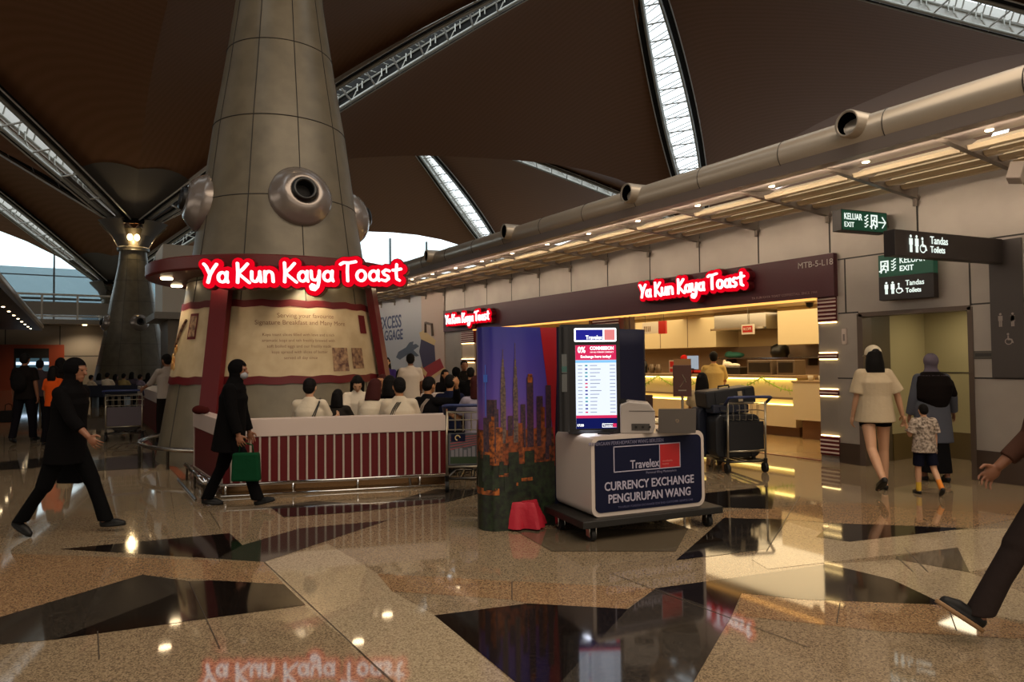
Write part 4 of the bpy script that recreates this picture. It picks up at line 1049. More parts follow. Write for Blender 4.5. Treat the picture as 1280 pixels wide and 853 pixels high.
        b.chain([A(p0), A(p1), A(p2)], [.013, .011, .009], 8)
    b.build('body', sk, root, min(vox, .0062) if vox < .0078 else vox, 3)
    # eyes
    if vox < .012 and hijab is None or vox < .009:
        e = MB()
        for sx in (-1, 1): e.ell(hp(sx*.03, .083, .008), (.011*S, .008*S, .006*S), 8)
        e.build('eyes', mat('eye_dark', '#1a1210', .2), root, smooth=True)
    cv = vox*1.05
    # ---- lower clothing
    if bottom:
        kind, col = bottom[:2]; cm = cloth('cloth_'+kind+col.strip('#'), col)
        c = BB()
        if kind in ('trousers', 'shorts', 'kneeshorts'):
            c.ell(A((0, 0, .92)), (.165*S*wid*1.05, .12*S, .13*S), Lm)
            for i in (0, 1):
                hip, kne, ank, fd, heel, toe, up = J[i]
                if kind == 'trousers':
                    c.cone(A(hip), A(kne), .1*S, .075*S)
                    c.frus([(A(kne), .072*S, .072*S), (A(kne.lerp(ank, .55)), .066*S, .068*S), (A(ank-Vector((0, 0, .02))), .068*S, .075*S)])
                    c.ell(A(kne), (.073*S,)*3)
                else:
                    f_ = .3 if kind == 'shorts' else .85
                    end = hip.lerp(kne, f_); dd_ = (kne-hip).normalized(); q = dd_.to_track_quat('-Z', 'Y').to_matrix()
                    c.frus([(A(hip+Vector((0, 0, .03))), .1*S, .11*S), (A(end), .098*S, .1*S)], q)
        elif kind == 'skirt':
            y0 = sum(a.y for a in ankles)/2
            c.frus([(A((0, y0, .10)), .2*S, .2*S), (A((0, y0*.5, .5)), .18*S, .17*S), (A((0, 0, .9)), .165*S, .125*S), (A((0, 0, 1.0)), .14*S, .1*S)])
        c.build('shorts' if 'shorts' in kind else kind, cm, root, cv, 6)
    # ---- upper clothing
    if top:
        col = top['col']; cm = top.get('m') or cloth('cloth_top'+col.strip('#'), col)
        lo = top.get('loose', .02); hem = top.get('hem', .82); fl = top.get('flare', 0)
        c = BB(); W_ = wid
        secs = [(TT(0, 0, hem) if sit is None else TT(0, 0, max(hem, .86)), (.165*W_+lo+fl)*S, (.115+lo+fl)*S), (TT(0, 0, .98), (.15*W_+lo+fl*.5)*S, (.105+lo+fl*.4)*S), (TT(0, 0, 1.12), (.15*W_+lo)*S, (.10+lo)*S),
                (TT(0, 0, 1.28), (.165*W_+lo)*S, (.108+lo)*S), (TT(0, 0, 1.36), (.145*W_+lo*.6)*S, (.09+lo*.5)*S), (TT(0, -.005, 1.425), .1*S, .075*S), (TT(0, -.008, 1.475), .062*S, .06*S)]
        c.frus(secs, Lm)
        sl = top.get('sleeve', 'short')
        for i in (0, 1):
            sh, elb, wr_, d1, d2 = arm[i]
            c.cone(TT(0, 0, 1.375), A(sh), .065*S, .056*S+lo*.3)
            if sl == 'short':
                end = sh.lerp(elb, top.get('sl', .72)); q = d1.to_track_quat('-Z', 'Y').to_matrix()
                c.ell(A(sh), (.056*S+lo*.3,)*3); c.frus([(A(sh), .056*S+lo*.3, .056*S+lo*.3), (A(end), .062*S+lo*.6, .062*S+lo*.6)], q)
            else:
                c.cone(A(sh), A(elb), .056*S+lo*.3, .05*S+lo*.3); c.ell(A(elb), (.05*S+lo*.3,)*3)
                end = elb.lerp(wr_, top.get('sl', .95)); q = d2.to_track_quat('-Z', 'Y').to_matrix()
                c.frus([(A(elb), .05*S+lo*.3, .05*S+lo*.3), (A(end), .04*S+lo*.3, .04*S+lo*.3)], q)
        c.build(top.get('name', 'shirt'), cm, root, cv, 6)
    # ---- shoes
    sm_ = mat('shoe_'+shoes.strip('#'), shoes, .55, spec=.3)
    for i in (0, 1):
        c = BB(); hip, kne, ank, fd, heel, toe, up = J[i]
        c.cone(A(heel+up*.035+fd*.035), A(ank+fd*.1-up*.045), .038*S, .038*S).cone(A(ank+fd*.1-up*.045), A(toe+up*.025-fd*.03), .038*S, .027*S)
        c.ell(A(heel+up*.03+fd*.04), (.036*S, .04*S, .034*S))
        c.frus([(A(heel.lerp(toe, .5)), .045*S, .125*S), (A(heel.lerp(toe, .5)+up*.02), .045*S, .125*S)], Matrix((fd.cross(up).normalized(), fd, up)).transposed())
        c.build('shoe', sm_, root, max(cv*.9, .007), 2)
    # ---- head wear / hair
    hm_ = hairm or m_hairb
    if hair and not hijab:
        c = BB(); c.ell(hp(0, -.015, .025), (.086*S, .1*S, .098*S), Hm)
        c.ell(hp(0, -.045, -.01), (.08*S, .07*S, .085*S), Hm)
        if hair == 'long':
            c.frus([(hp(0, -.075, -.26), .085*S, .03*S), (hp(0, -.08, -.14), .1*S, .045*S), (hp(0, -.05, -.02), .09*S, .07*S), (hp(0, -.03, .05), .08*S, .08*S)], Hm)
            for sx in (-1, 1): c.cone(hp(sx*.078, .01, .03), hp(sx*.085, .0, -.2), .03*S, .022*S)
        if hair == 'bob': c.frus([(hp(0, -.06, -.2), .112*S, .06*S), (hp(0, -.05, -.08), .105*S, .08*S), (hp(0, -.03, .05), .085*S, .09*S)], Hm)
        if hair == 'ponytail': c.chain([hp(0, -.1, .03), hp(0, -.15, -.03), hp(0, -.13, -.2)], [.035*S, .035*S, .015*S])
        o = c.build('hair', hm_, root, cv, 2)
        # keep the face clear of hair
        bmh = bmesh.new(); bmh.from_mesh(o.data); Hi = Hm.inverted()
        kill = [f for f in bmh.faces if (lambda v: v.y > .055*S and v.z < .055*S and abs(v.x) < .072*S)(Hi @ (f.calc_center_median()-hc))]
        bmesh.ops.delete(bmh, geom=kill, context='FACES'); bmh.to_mesh(o.data); bmh.free()
    if hijab:
        c = BB(); hmj = cloth('hijab'+hijab['col'].strip('#'), hijab['col'])
        c.ell(hp(0, -.015, .02), (.092*S, .108*S, .108*S), Hm).ell(hp(0, -.01, -.06), (.08*S, .085*S, .09*S), Hm)
        dr = hijab.get('drape', 1.28)
        c.frus([(TT(0, -.01, dr), (.2*wid)*S, .135*S), (TT(0, -.0, 1.38), .19*wid*S, .12*S), (TT(0, -.005, 1.45), .11*S, .09*S), (hp(0, -.01, -.08), .075*S, .08*S)], Lm)
        o = c.build('headscarf', hmj, root, cv, 4)
        bmh = bmesh.new(); bmh.from_mesh(o.data); Hi = Hm.inverted()
        kill = [f for f in bmh.faces if (lambda v: v.y > .05*S and -.085*S < v.z < .06*S and abs(v.x) < .055*S)(Hi @ (f.calc_center_median()-hc))]
        bmesh.ops.delete(bmh, geom=kill, context='FACES'); bmh.to_mesh(o.data); bmh.free()
    if mask:
        MB().ell(hp(0, .062, -.052), (.055*S, .058*S, .048*S), 14, mtx=Hm).build('face_mask', mat('mask_'+mask.strip('#'), mask, .8), root, smooth=True)
    if cap:
        cm_ = cloth('cap'+cap['col'].strip('#'), cap['col']); c = MB(); prof = []
        for k in range(9): a = PI/2*k/8; prof.append((.098*math.cos(a)*S, .105*math.sin(a)*S))
        hcap = hp(0, -.008, .03); c.lathe([(.098*S, -.02*S)]+prof, hcap, 24, mtx=Hm)
        o = c.build('cap', cm_, root, smooth=True)
        br_ = MB(); n = 10; vs = []
        for k in range(n+1):
            a = R(30+120*k/n); vs += [hcap+Hm @ Vector((.097*math.cos(a)*S, .097*math.sin(a)*S, -.01*S)), hcap+Hm @ Vector((.085*math.cos(a)*S, (.075+.12*math.sin(a))*S, -.03*S))]
        br_.add(vs, [(2*k, 2*k+1, 2*k+3, 2*k+2) for k in range(n)])
        v = br_.build('cap_peak', cm_, o); sl_ = v.modifiers.new('t', 'SOLIDIFY'); sl_.thickness = .006
    info = dict(root=root, arm=[(A(a[1]), A(a[2]), a[4]) for a in arm], hp=hp, A=A, TT=TT, S=S, J=J, Lm=Lm, Hm=Hm)
    return info
def world_of(info, v): return Matrix.Translation(info['root'].location) @ (Euler(info['root'].rotation_euler).to_matrix() @ v) if False else info['root'].location+Euler(info['root'].rotation_euler).to_matrix() @ Vector(v)
def stool(p, rz, label, h=.45):
    e = empty('stool', (p.x, p.y, 0), rz, label, 'stool', 'cafe stools')
    MB().lathe([(0, h-.04), (.16, h-.04), (.17, h-.02), (.16, h), (0, h)], n=18).build('seat', mat('stool_wood', '#5a3a24', .5), e)
    for sx in (-1, 1):
        for sy in (-1, 1): MB().tube([(sx*.09, sy*.09, h-.03), (sx*.14, sy*.14, 0)], .014, 6).build('leg', m_dsteel, e)
    return e
def bag(loc, rz, w, d, h, col, label, name='hand_bag', strap=.25, mname=None):
    e = empty(name, loc, rz, label, 'bag')
    b = MB(); b.frus if False else None
    b.prism([(-w/2, 0), (w/2, 0), (w/2*.9, h), (-w/2*.9, h)], -d/2, d/2); b.build('body', cloth('bag'+col.strip('#'), col), e, bevel=min(d*.3, .02))
    MB().tube([(-w*.25, 0, h), (-w*.22, 0, h+strap*.8), (0, 0, h+strap), (w*.22, 0, h+strap*.8), (w*.25, 0, h)], .008, 6).build('handle', cloth('bag'+col.strip('#'), col), e, smooth=True)
    return e

# --- 1 walker at the left, dark clothes, walking to the right
c = G(83, 668)
w1 = person((c.x, c.y, 0), bearing(92), 1.60, 'person in black trousers, tunic and headscarf striding right across the left foreground', lean=5,
    legs=((25, 4), (-20, 16)), foot=(2, -30), arms=((-14, 8, 8), (34, 18, 6)), head=(4, 0), skin=m_skin2, hijab=dict(col='#080708', drape=1.22),
    top=dict(col='#080708', sleeve='long', sl=.62, hem=.69, loose=.035, flare=.02, name='tunic'), bottom=('trousers', '#080809'), shoes='#0c0c0c', vox=.0075)
h_ = world_of(w1, w1['arm'][0][1]+w1['arm'][0][2]*.06)
bag((h_.x, h_.y, h_.z-.34), bearing(92)+PI/2, .24, .12, .2, '#121113', 'small black handbag hanging from the hand of the leftmost striding person', strap=.16)
# --- 2 walker before the counter with a green bag
c = G(288, 634)
w2 = person((c.x, c.y, 0), bearing(88), 1.60, 'person in long black coat, headscarf and pale mask walking right before the striped counter', lean=6,
    legs=((-18, 8), (30, 10)), foot=(-6, 14), arms=((10, 12, 8), (16, 8, 8)), head=(2, 0), skin=m_skin2, hijab=dict(col='#080708', drape=1.25), mask='#8d8f94',
    top=dict(col='#080708', sleeve='long', hem=.66, loose=.045, flare=.02, name='coat'), bottom=('trousers', '#080709'), shoes='#0b0b0b', vox=.0075)
h_ = world_of(w2, w2['arm'][1][1]+w2['arm'][1][2]*.08)
bag((h_.x+.06, h_.y, h_.z-.42), bearing(0), .30, .10, .30, '#0d3a22', 'dark green carrier bag held by the person walking past the striped counter', name='carrier_bag', strap=.10)

# --- 3 woman with cap, child, woman with scarf (right)
c = G(1096, 613)
def tee(col, noise=None, **k): d = dict(col=col, sleeve='short', m=cloth('tee'+col.strip('#'), col, noise)); d.update(k); return d
w3 = person((c.x, c.y, 0), bearing(6), 1.64, 'person in white cap, loose cream T-shirt and black shorts walking away, holding the child\'s hand', fem=True,
    legs=((-22, 22), (6, 6)), foot=(-38, 0), arms=((2, 14, 10), (0, 6, 24)), skin=m_skin3, hair='bob', cap=dict(col='#b9ad97'),
    top=tee('#b5a489', hem=.80, loose=.055, flare=.03, sl=.85), bottom=('shorts', '#0f0f11'), shoes='#14120f', vox=.0075)
c = G(1157, 618)
kid = person((c.x, c.y, 0), bearing(4), .99, 'small child in patterned white T-shirt and navy shorts walking between the two adults', legs=((4, 4), (-16, 22)), foot=(0, -40),
    arms=((10, 0, 15, -150), (0, 8, 8)), skin=m_skin3, hair='short', top=tee('#b8a99a', ('#5a4e44', 38), hem=.78, loose=.05, flare=.02, sl=.8), bottom=('kneeshorts', '#101220'), shoes='#151515', vox=.0065)
# orange sock and yellow ankle band of the child
for o in kids(kid['root']): pass
hip, kne, ank = kid['J'][1][:3]
BB().cone(kid['A'](kne.lerp(ank, .45)), kid['A'](ank), .043*kid['S']*1.1, .045*kid['S']*1.1).build('orange_sock', mat('sock_orange', '#d07a1c', .8), kid['root'], .007, 2)
BB().cone(kid['A'](kid['J'][0][1].lerp(kid['J'][0][2], .6)), kid['A'](kid['J'][0][2]), .043*kid['S']*1.1, .045*kid['S']*1.1).build('yellow_sock', mat('sock_yellow', '#c9a22a', .8), kid['root'], .007, 2)
c = G(1173, 600)
w4 = person((c.x-.1, c.y, 0), bearing(8), 1.55, 'person in grey headscarf, black shawl and grey-blue tunic, walking away to the passage', fem=False,
    legs=((4, 4), (-6, 6)), arms=((4, 10, 12), (8, 16, 22)), skin=m_skin2, hijab=dict(col='#5d5560', drape=1.42), top=dict(col='#4a4c55', sleeve='long', hem=.50, loose=.05, flare=.04, name='tunic'),
    bottom=('skirt', '#0d0c0e'), vox=.008)
c_ = BB(); TT = w4['TT']
c_.frus([(TT(.02, -.03, .98), .14, .13), (TT(.0, -.03, 1.1), .2, .15), (TT(.02, -.02, 1.28), .225, .16), (TT(0, -.01, 1.40), .2, .13), (TT(0, 0, 1.47), .1, .09)])
c_.cone(TT(.2, 0, 1.3), TT(.27, .02, 1.16), .075, .06)
c_.build('shawl', cloth('shawl_black', '#120d0c'), w4['root'], .009, 6)

# --- 4 passer-by cut by the right edge
c = GD(1342, 3.62)
w5 = person((c.x, c.y, 0), bearing(-88), 1.72, 'person in dark trousers cut by the right edge, with one hand, shin and shoe visible', lean=3, legs=((-24, 12), (34, 2)), foot=(-28, 34),
    arms=((-22, 10, 6), (14, 34, 8)), skin=m_skin2, hair='short', top=dict(col='#4a3228', sleeve='long', sl=.75, hem=.8), bottom=('trousers', '#2a2220'), shoes='#0c0b0b', vox=.0075)
hip, kne, ank, fd, heel, toe, up = w5['J'][1]
so = BB(); A_ = w5['A']; so.frus([(A_(heel.lerp(toe, .5)-up*.012), .05, .14), (A_(heel.lerp(toe, .5)+up*.012), .05, .14)], Matrix((fd.cross(up).normalized(), fd, up)).transposed())
so.build('tan_sole', mat('sole_tan', '#8a6a48', .6), w5['root'], .006, 1)

# --- left background people
c = G(30, 554)
person((c.x, c.y, 0), bearing(-4), 1.74, 'person in black with a backpack walking away at the far left, carrying a dark bag', legs=((-8, 10), (8, 2)), foot=(-18, 0), arms=((6, 8, 12), (0, 8, 8)), skin=m_skin2,
    hair='short', top=dict(col='#15110f', sleeve='short', hem=.8, loose=.03), bottom=('trousers', '#100d12'), vox=.011)
p_ = Vector((c.x, c.y, 0))-CF*.17
o = BB(); o.ell((0, 0, 0), (.16, .09, .22)).ell((0, -.05, -.06), (.12, .06, .12)); o = o.build('backpack', cloth('bag_black', '#131110'), None, .012); o.location = (p_.x, p_.y, 1.24); o.rotation_euler = (0, 0, -YAW); tag(o, 'black rucksack on the back of the person walking away at the far left', 'bag')
p_ = Vector((c.x, c.y, 0))-CR*.32; bag((p_.x, p_.y, .42), -YAW, .3, .16, .24, '#171413', 'dark hand-held bag at knee height, far left edge', strap=.14)
c = GD(50, 16.5)
person((c.x, c.y, 0), bearing(-20), 1.66, 'person in grey-purple T-shirt half hidden behind the far-left person with the backpack', arms=((0, 10, 8), (8, 20, 14)), skin=m_skin2, top=tee('#3a3236'), bottom=('trousers', '#17151a'), vox=.012)
c = G(66, 556)
person((c.x, c.y, 0), bearing(4), 1.52, 'person in a bright orange T-shirt and dark trousers walking away, pale tote at the side', fem=True, legs=((-6, 6), (6, 4)), arms=((8, 8, 12), (4, 10, 10)), skin=m_skin,
    hair='long', top=tee('#d0501a', hem=.82, loose=.03), bottom=('trousers', '#0e0c10'), vox=.011)
p_ = Vector((c.x, c.y, 0))+CR*.30-CF*.1
bag((p_.x, p_.y, .42), -YAW, .2, .14, .42, '#9c8a6a', 'long pale beige tote bag beside the person in orange', name='tote_bag', strap=.3)
c = GD(76, 14.5)
person((c.x, c.y, 0), bearing(10), 1.68, 'dark-clothed person with voluminous black hair between the orange T-shirt and the striding figure', fem=True, hair='bob', skin=m_skin2, top=dict(col='#17120f', sleeve='long'), bottom=('trousers', '#100e10'), vox=.012)
c = G(208, 556)
w6 = person((c.x, c.y, 0), bearing(-62), 1.72, 'person in a pale shirt with rolled sleeves, one hand on the far baggage trolley', legs=((4, 4), (-5, 4)), arms=((42, 22, 4), (2, 12, 8)), skin=m_skin2, hair='short',
    top=dict(col='#9a8f86', sleeve='long', sl=.35, hem=.86, loose=.03), bottom=('trousers', '#15100e'), vox=.010)

# --- seated customers behind the striped counter
def seated(px, py_top, D, face, label, H=1.66, **k):
    ztop = PD(px, py_top, D).z; c = GD(px, D)
    # seated head top at hip height + .84*S
    S = H/1.7; sit = .47/S
    d = dict(legs=((84, 84), (84, 84)), arms=((30, 70, 8), (30, 70, 8)), sit=sit, bottom=('trousers', '#17161b'), vox=.010)
    d.update(k)
    i = person((c.x, c.y, 0), bearing(face), H, label, **d)
    stool(Vector((c.x, c.y, 0)), bearing(face), 'round stool under the '+' '.join(label.split(',')[0].split()[:11]), .40)
    return i
def stripe_back(info, cols, nm='stripes', z0=1.31, dx=.0):
    TT = info['TT']; b = MB()
    for k in range(3): b.tube([TT(-.13+.022*k+dx, -.13, z0-.13-.01*k), TT(-.08+.022*k+dx, -.132, z0), TT(-.02+.022*k+dx, -.105, z0+.09)], .006, 4)
    b.build(nm, cols, info['root'])
a = seated(387, 484, 8.8, 4, 'seated person in white with a dark diagonal bag strap, leftmost at the striped counter', top=tee('#c9bca6', loose=.03), hair='short', skin=m_skin3)
b = MB(); TT = a['TT']
for k in (0, 1): b.tube([TT(.04+.03*k, -.135, 1.15), TT(.1+.025*k, -.135, 1.25), TT(.15+.01*k, -.09, 1.39), TT(.13+.01*k, .02, 1.45)], .007, 5)
b.build('bag_strap', m_blackp, a['root'])
seated(422, 498, 9.4, 10, 'small seated child with straight black hair, only the head showing over the counter', H=1.35, hair='bob', top=tee('#2a2622'))
seated(446, 471, 10.6, 165, 'seated person with long black hair and white top, looking down, by the right slanted post', H=1.72, fem=True, hair='long', head=(30, 0), lean=8, top=tee('#cfc3b0'), skin=m_skin3)
seated(462, 484, 8.9, 14, 'seated person with reddish-brown hair and white top leaning over, second row of the counter', fem=True, hair='bob', hairm=m_hairr, lean=14, top=tee('#cdbfa8', loose=.03))
seated(478, 492, 11.0, 200, 'seated person in a red and cream striped top beside the reddish-brown hair', fem=True, hair='bob', hairm=m_hairr, top=tee('#8c6a58', ('#3a1a16', 30)))
a = seated(499, 481, 8.75, -6, 'seated man in a white shirt with three dark stripes across the shoulder', hair='short', top=tee('#c2b5a0', loose=.035), turn=20)
stripe_back(a, m_blackp)
seated(487, 490, 10.1, 30, 'seated person in plain black left of the man with shoulder stripes', hair='bob', top=dict(col='#0e0c0d', sleeve='long'))
a = seated(530, 487, 9.2, 35, 'seated person in a black jacket with one hand raised to the head', hair='short', top=dict(col='#0f0e10', sleeve='long'), arms=((40, 40, 10), (95, 120, 35)), lean=8)
stripe_back(a, m_stripe, dx=.1)
# standing staff and customers beyond
def standing(px, D, face, label, H=1.66, **k):
    c = GD(px, D); d = dict(vox=.012, arms=((20, 50, 8), (15, 40, 8)), bottom=('trousers', '#15141a')); d.update(k)
    return person((c.x, c.y, 0), bearing(face), H, label, **d)
standing(483, 15.3, 175, 'person in purple with a face mask, facing us behind a pale desk', H=1.63, hair='bob', mask='#8fa0a8', top=tee('#3f2f6a'), skin=m_skin3)
standing(513, 13.5, -12, 'person in a white shirt standing with back to us before the baggage mural', H=1.68, hair='short', skin=m_skin2, top=tee('#c4b8aa', loose=.03))
standing(500, 14.2, 40, 'person in a striped top half hidden behind the white-shirted customer', H=1.38, hair='bob', top=tee('#8c6a58', ('#3a1a16', 30)))
standing(556, 12.5, 150, 'person in black with an orange-lit face, leftmost of the group by the shop front', H=1.38, skin=m_skin, hair='bob', top=dict(col='#0e0c0d', sleeve='long'))
standing(570, 12.2, 20, 'person with black headscarf and coat in the middle of the group by the shop front', H=1.42, hijab=dict(col='#0b0b0c'), top=dict(col='#0e0c0d', sleeve='long'))
standing(580, 14.0, 165, 'person facing us at the back of the group by the shop front', H=1.55, skin=m_skin2, hair='short', top=dict(col='#15120f', sleeve='long'))
standing(588, 11.6, 0, 'person in a black coat, back to us, nearest the skyline display', H=1.42, hair='short', top=dict(col='#0b0a0b', sleeve='long'))
seated(562, 497, 10.2, 10, 'seated person with dark brown hair and navy top, behind the baggage trolley handle', hair='short', top=dict(col='#14182c', sleeve='long'))
seated(595, 500, 9.2, -30, 'seated person in a pale grey top next to the skyline display edge', hair='bob', hairm=m_hairr, top=tee('#8a8390'))
# pale service desk by the masked staff
dk = empty('service_desk', GD(486, 14.5), -YAW, 'pale waist-high service desk before the masked staff member', 'desk')
MB().bb(-.45, .5, -.2, .2, 0, 1.0).build('desk_body', m_cream, dk, bevel=.01); MB().bb(-.48, .53, -.23, .23, 1.0, 1.04).build('desk_top', m_white, dk)
tb = empty('cafe_table', GD(548, 10.9), -YAW, 'small high table with pale top between the counter guests and the shop group', 'table')
MB().bb(-.25, .3, -.25, .25, 1.02, 1.06).build('table_top', m_white, tb); MB().tube([(0, 0, 0), (0, 0, 1.02)], .03, 10).lathe([(0, .02), (.2, .02), (.2, 0)], n=16).build('table_stem', m_dsteel, tb)
for px, D in ((405, 9.55), (478, 9.45), (515, 9.1)):
    tb = empty('cafe_table', GD(px, D), -YAW, 'cafe table hidden low behind the striped counter, near %s' % {405: 'the person with the bag strap', 478: 'the reddish-brown hair', 515: 'the raised hand'}[px], 'table')
    MB().rbox(-.26, .26, -.2, .2, .70, .73, .01).build('table_top', m_white, tb); MB().tube([(0, 0, 0), (0, 0, .7)], .03, 10).lathe([(0, .02), (.18, .02), (.18, 0)], n=16).build('table_stem', m_dsteel, tb)
# cafe staff and guests
p = WX(857, 440, 13.05)
person((p.x, p.y, 0), bearing(200), 1.62, 'cashier in red cap and black top behind the serving counter', cap=dict(col='#b3201c'), hair='short', top=dict(col='#121012', sleeve='short'), bottom=('trousers', '#131217'), arms=((30, 60, 8), (30, 60, 8)), skin=m_skin2, turn=-60, head=(15, 0), vox=.011)
p = WX(892, 450, 10.6)
person((p.x, p.y, 0), bearing(12), 1.66, 'man in a pale yellow T-shirt ordering at the serving counter, back to us', hair='short', top=tee('#c9ae6c', loose=.035, hem=.82, sl=.8), bottom=('trousers', '#5a3c22'), arms=((22, 60, 10), (22, 60, 10)), vox=.010)
p = GD(877, 10.5)
person((p.x, p.y, 0), bearing(20), 1.62, 'seated person in a beige shirt with dark hair, behind the brown menu stand', sit=.5, legs=((84, 84), (84, 84)), arms=((30, 60, 10), (30, 60, 10)), hair='bob', fem=True, top=tee('#b9a27c', loose=.04), bottom=('trousers', '#2a211a'), vox=.010)
stool(p, bearing(20), 'stool under the person in the beige shirt')

# --- waiting crowd at the far left: small figures on a row of seats
mcrowd = [('#b8a890', 'short'), ('#6a6a72', 'bob'), ('#c9bda8', 'short'), ('#3c3230', 'bob'), ('#8a7a50', 'short'), ('#4a4450', 'bob'), ('#7a7080', 'short'), ('#201c1e', 'bob'), ('#9a9080', 'hj'), ('#2a2a3a', 'short')]
cw = ['in a pale beige shirt, leftmost of the seated crowd', 'in a grey top, second from the left in the seated crowd', 'in an off-white shirt in the seated crowd', 'in dark brown in the seated crowd', 'in an olive top in the seated crowd, above the trolley\'s left post',
      'in dark violet-grey in the seated crowd', 'in lavender grey in the seated crowd, above the trolley basket', 'in black in the seated crowd', 'with pale headscarf beside the man in the striped shirt', 'in navy at the right end of the seated crowd']
for D_, lb in ((25.5, 'nearer row of dark blue waiting seats before the far wall'), (27.0, 'farther row of dark blue waiting seats, behind the nearer one')):
    row = empty('seat_row', GD(155, D_), -YAW, lb, 'seating')
    MB().bb(-2.6, 2.6, -.05, .02, .42, .82).build('backrest', mat('seat_blue', '#1a2030', .5), row); MB().bb(-2.6, 2.6, 0, .45, .38, .43).build('bench_seat', mat('seat_blue'), row)
    for x in (-2.4, -1.2, 0, 1.2, 2.4): MB().bb(x-.03, x+.03, 0, .42, 0, .38).build('bench_leg', m_dsteel, row)
for k, ((col, hr), lb) in enumerate(zip(mcrowd, cw)):
    px = 114+10.2*k; c = GD(px, 25.85+1.5*(k % 2))
    kw = dict(hijab=dict(col='#9a9080')) if hr == 'hj' else dict(hair=hr)
    person((c.x, c.y, 0), bearing(0 if k % 3 else 25), 1.5+.05*(k % 3), 'small distant person '+lb, sit=.46, legs=((80, 80), (80, 80)), arms=((30, 60, 8), (30, 60, 8)), skin=m_skin2, top=tee(col), bottom=('trousers', '#1a1a20'), vox=.02, **kw)
p = GD(238, 20.0); person((p.x, p.y, 0), bearing(-100), 1.5, 'dark figure behind the man in the striped shirt, beside the column', hair='short', top=dict(col='#141113', sleeve='long'), bottom=('trousers', '#121014'), vox=.014)

# ============================================================ CURRENCY EXCHANGE DESK
DL = G(740, 648, .19); DR = G(881, 632, .19); dang = math.atan2(DR.y-DL.y, DR.x-DL.x); DW = (DR-DL).length; DZ = .19
desk = empty('exchange_counter', (DL.x, DL.y, DZ), dang, 'white rounded counter with a navy front reading CURRENCY EXCHANGE PENGURUPAN WANG', 'counter')
m_gloss = mat('gloss_white', '#bfb3aa', .25)
b = MB(); b.prism(rrect(0, DW, 0, .70, .075, 8), 0, .74); b.build('body', m_gloss, desk, auto=35)
b = MB(); b.prism(rrect(.035, DW-.035, .035, .665, .055, 8), -.006, 0); pn_ = b.build('navy_panel', m_navy, desk)
m_txt = mat('panel_text', '#a9a4b8', .5); m_txt2 = mat('panel_text_dim', '#4a4a6a', .5)
b = MB(); x0, x1, z0, z1 = .20, .20+.635, .36, .575
X0f = .22; X1f = .93
b.bb(X0f, X1f, -.009, -.006, .595, .603).bb(X0f, X1f, -.009, -.006, .375, .383).bb(X0f, X0f+.008, -.009, -.006, .375, .603).bb(X1f-.008, X1f, -.009, -.006, .375, .603).bb(.70, .706, -.009, -.006, .375, .603)
b.build('logo_frame', m_txt, pn_); MB().bb(.708, X1f-.008, -.008, -.006, .383, .595).build('logo_red', mat('logo_red', '#a81a20', .4), pn_)
text_mesh('logo_lettering', 'Travelex', .105, m_txt, pn_, loc=(.695, -.008, .43), align='RIGHT', off=.001, sx=.82)
text_mesh('logo_small_print', 'worldwide\nmoney', .026, mat('pale_red', '#c66a66', .5), pn_, loc=(.73, -.009, .43), align='LEFT')
text_mesh('headline', 'PERNIAGAAN PERKHIDMATAN WANG BERLESEN', .045, m_txt2 if False else mat('panel_text_mid', '#6e6c86', .5), pn_, loc=(.36, -.008, .632), sx=.78)
text_mesh('small_print', 'Personal filling Masterpiece', .03, mat('panel_text_mid'), pn_, loc=(.72, -.008, .35))
text_mesh('headline', 'CURRENCY EXCHANGE', .105, m_txt, pn_, loc=(.60, -.008, .255), off=.0016, sx=.84)
text_mesh('headline', 'PENGURUPAN WANG', .105, m_txt, pn_, loc=(.60, -.008, .145), off=.0016, sx=.84)
text_mesh('small_print', 'TRAVELEX FOREIGN EXCHANGE SDN BHD CUSTOMER SERVICE LINE', .026, m_txt2, pn_, loc=(.66, -.008, .068))
# wheeled platform
pf = empty('wheeled_platform', (DL.x, DL.y, 0), dang, 'black wheeled platform carrying the white exchange counter', 'platform')
PXa, PXb, PYa, PYb = -.14, DW+.13, -.10, .86
MB().prism([(PXa, .125), (PXb, .125), (PXb, .188), (PXa, .188)], PYa, PYb).build('deck', mat('deck_black', '#14120f', .5), pf, bevel=.008)
def caster(x, y, par, rw=.055, top=.125):
    f_ = MB(); f_.bb(x-.035, x-.028, y-.03, y+.03, .045, top).bb(x+.028, x+.035, y-.03, y+.03, .045, top).bb(x-.04, x+.04, y-.035, y+.035, top-.01, top); fo = f_.build('caster_fork', m_steel, par)
    MB().lathe([(0, -.02), (rw, -.02), (rw, .02), (0, .02)], (x, y, rw), 20, mtx=Matrix.Rotation(PI/2, 3, 'Y')).build('wheel', m_rubber, fo)
    MB().lathe([(0, -.022), (rw*.45, -.022), (rw*.45, .022), (0, .022)], (x, y, rw), 12, mtx=Matrix.Rotation(PI/2, 3, 'Y')).build('wheel_hub', m_steel, fo)
for x in (PXa+.12, PXb-.12):
    for y in (PYa+.08, PYb-.1): caster(x, y, pf)
caster(PXa+.06, .45, pf)
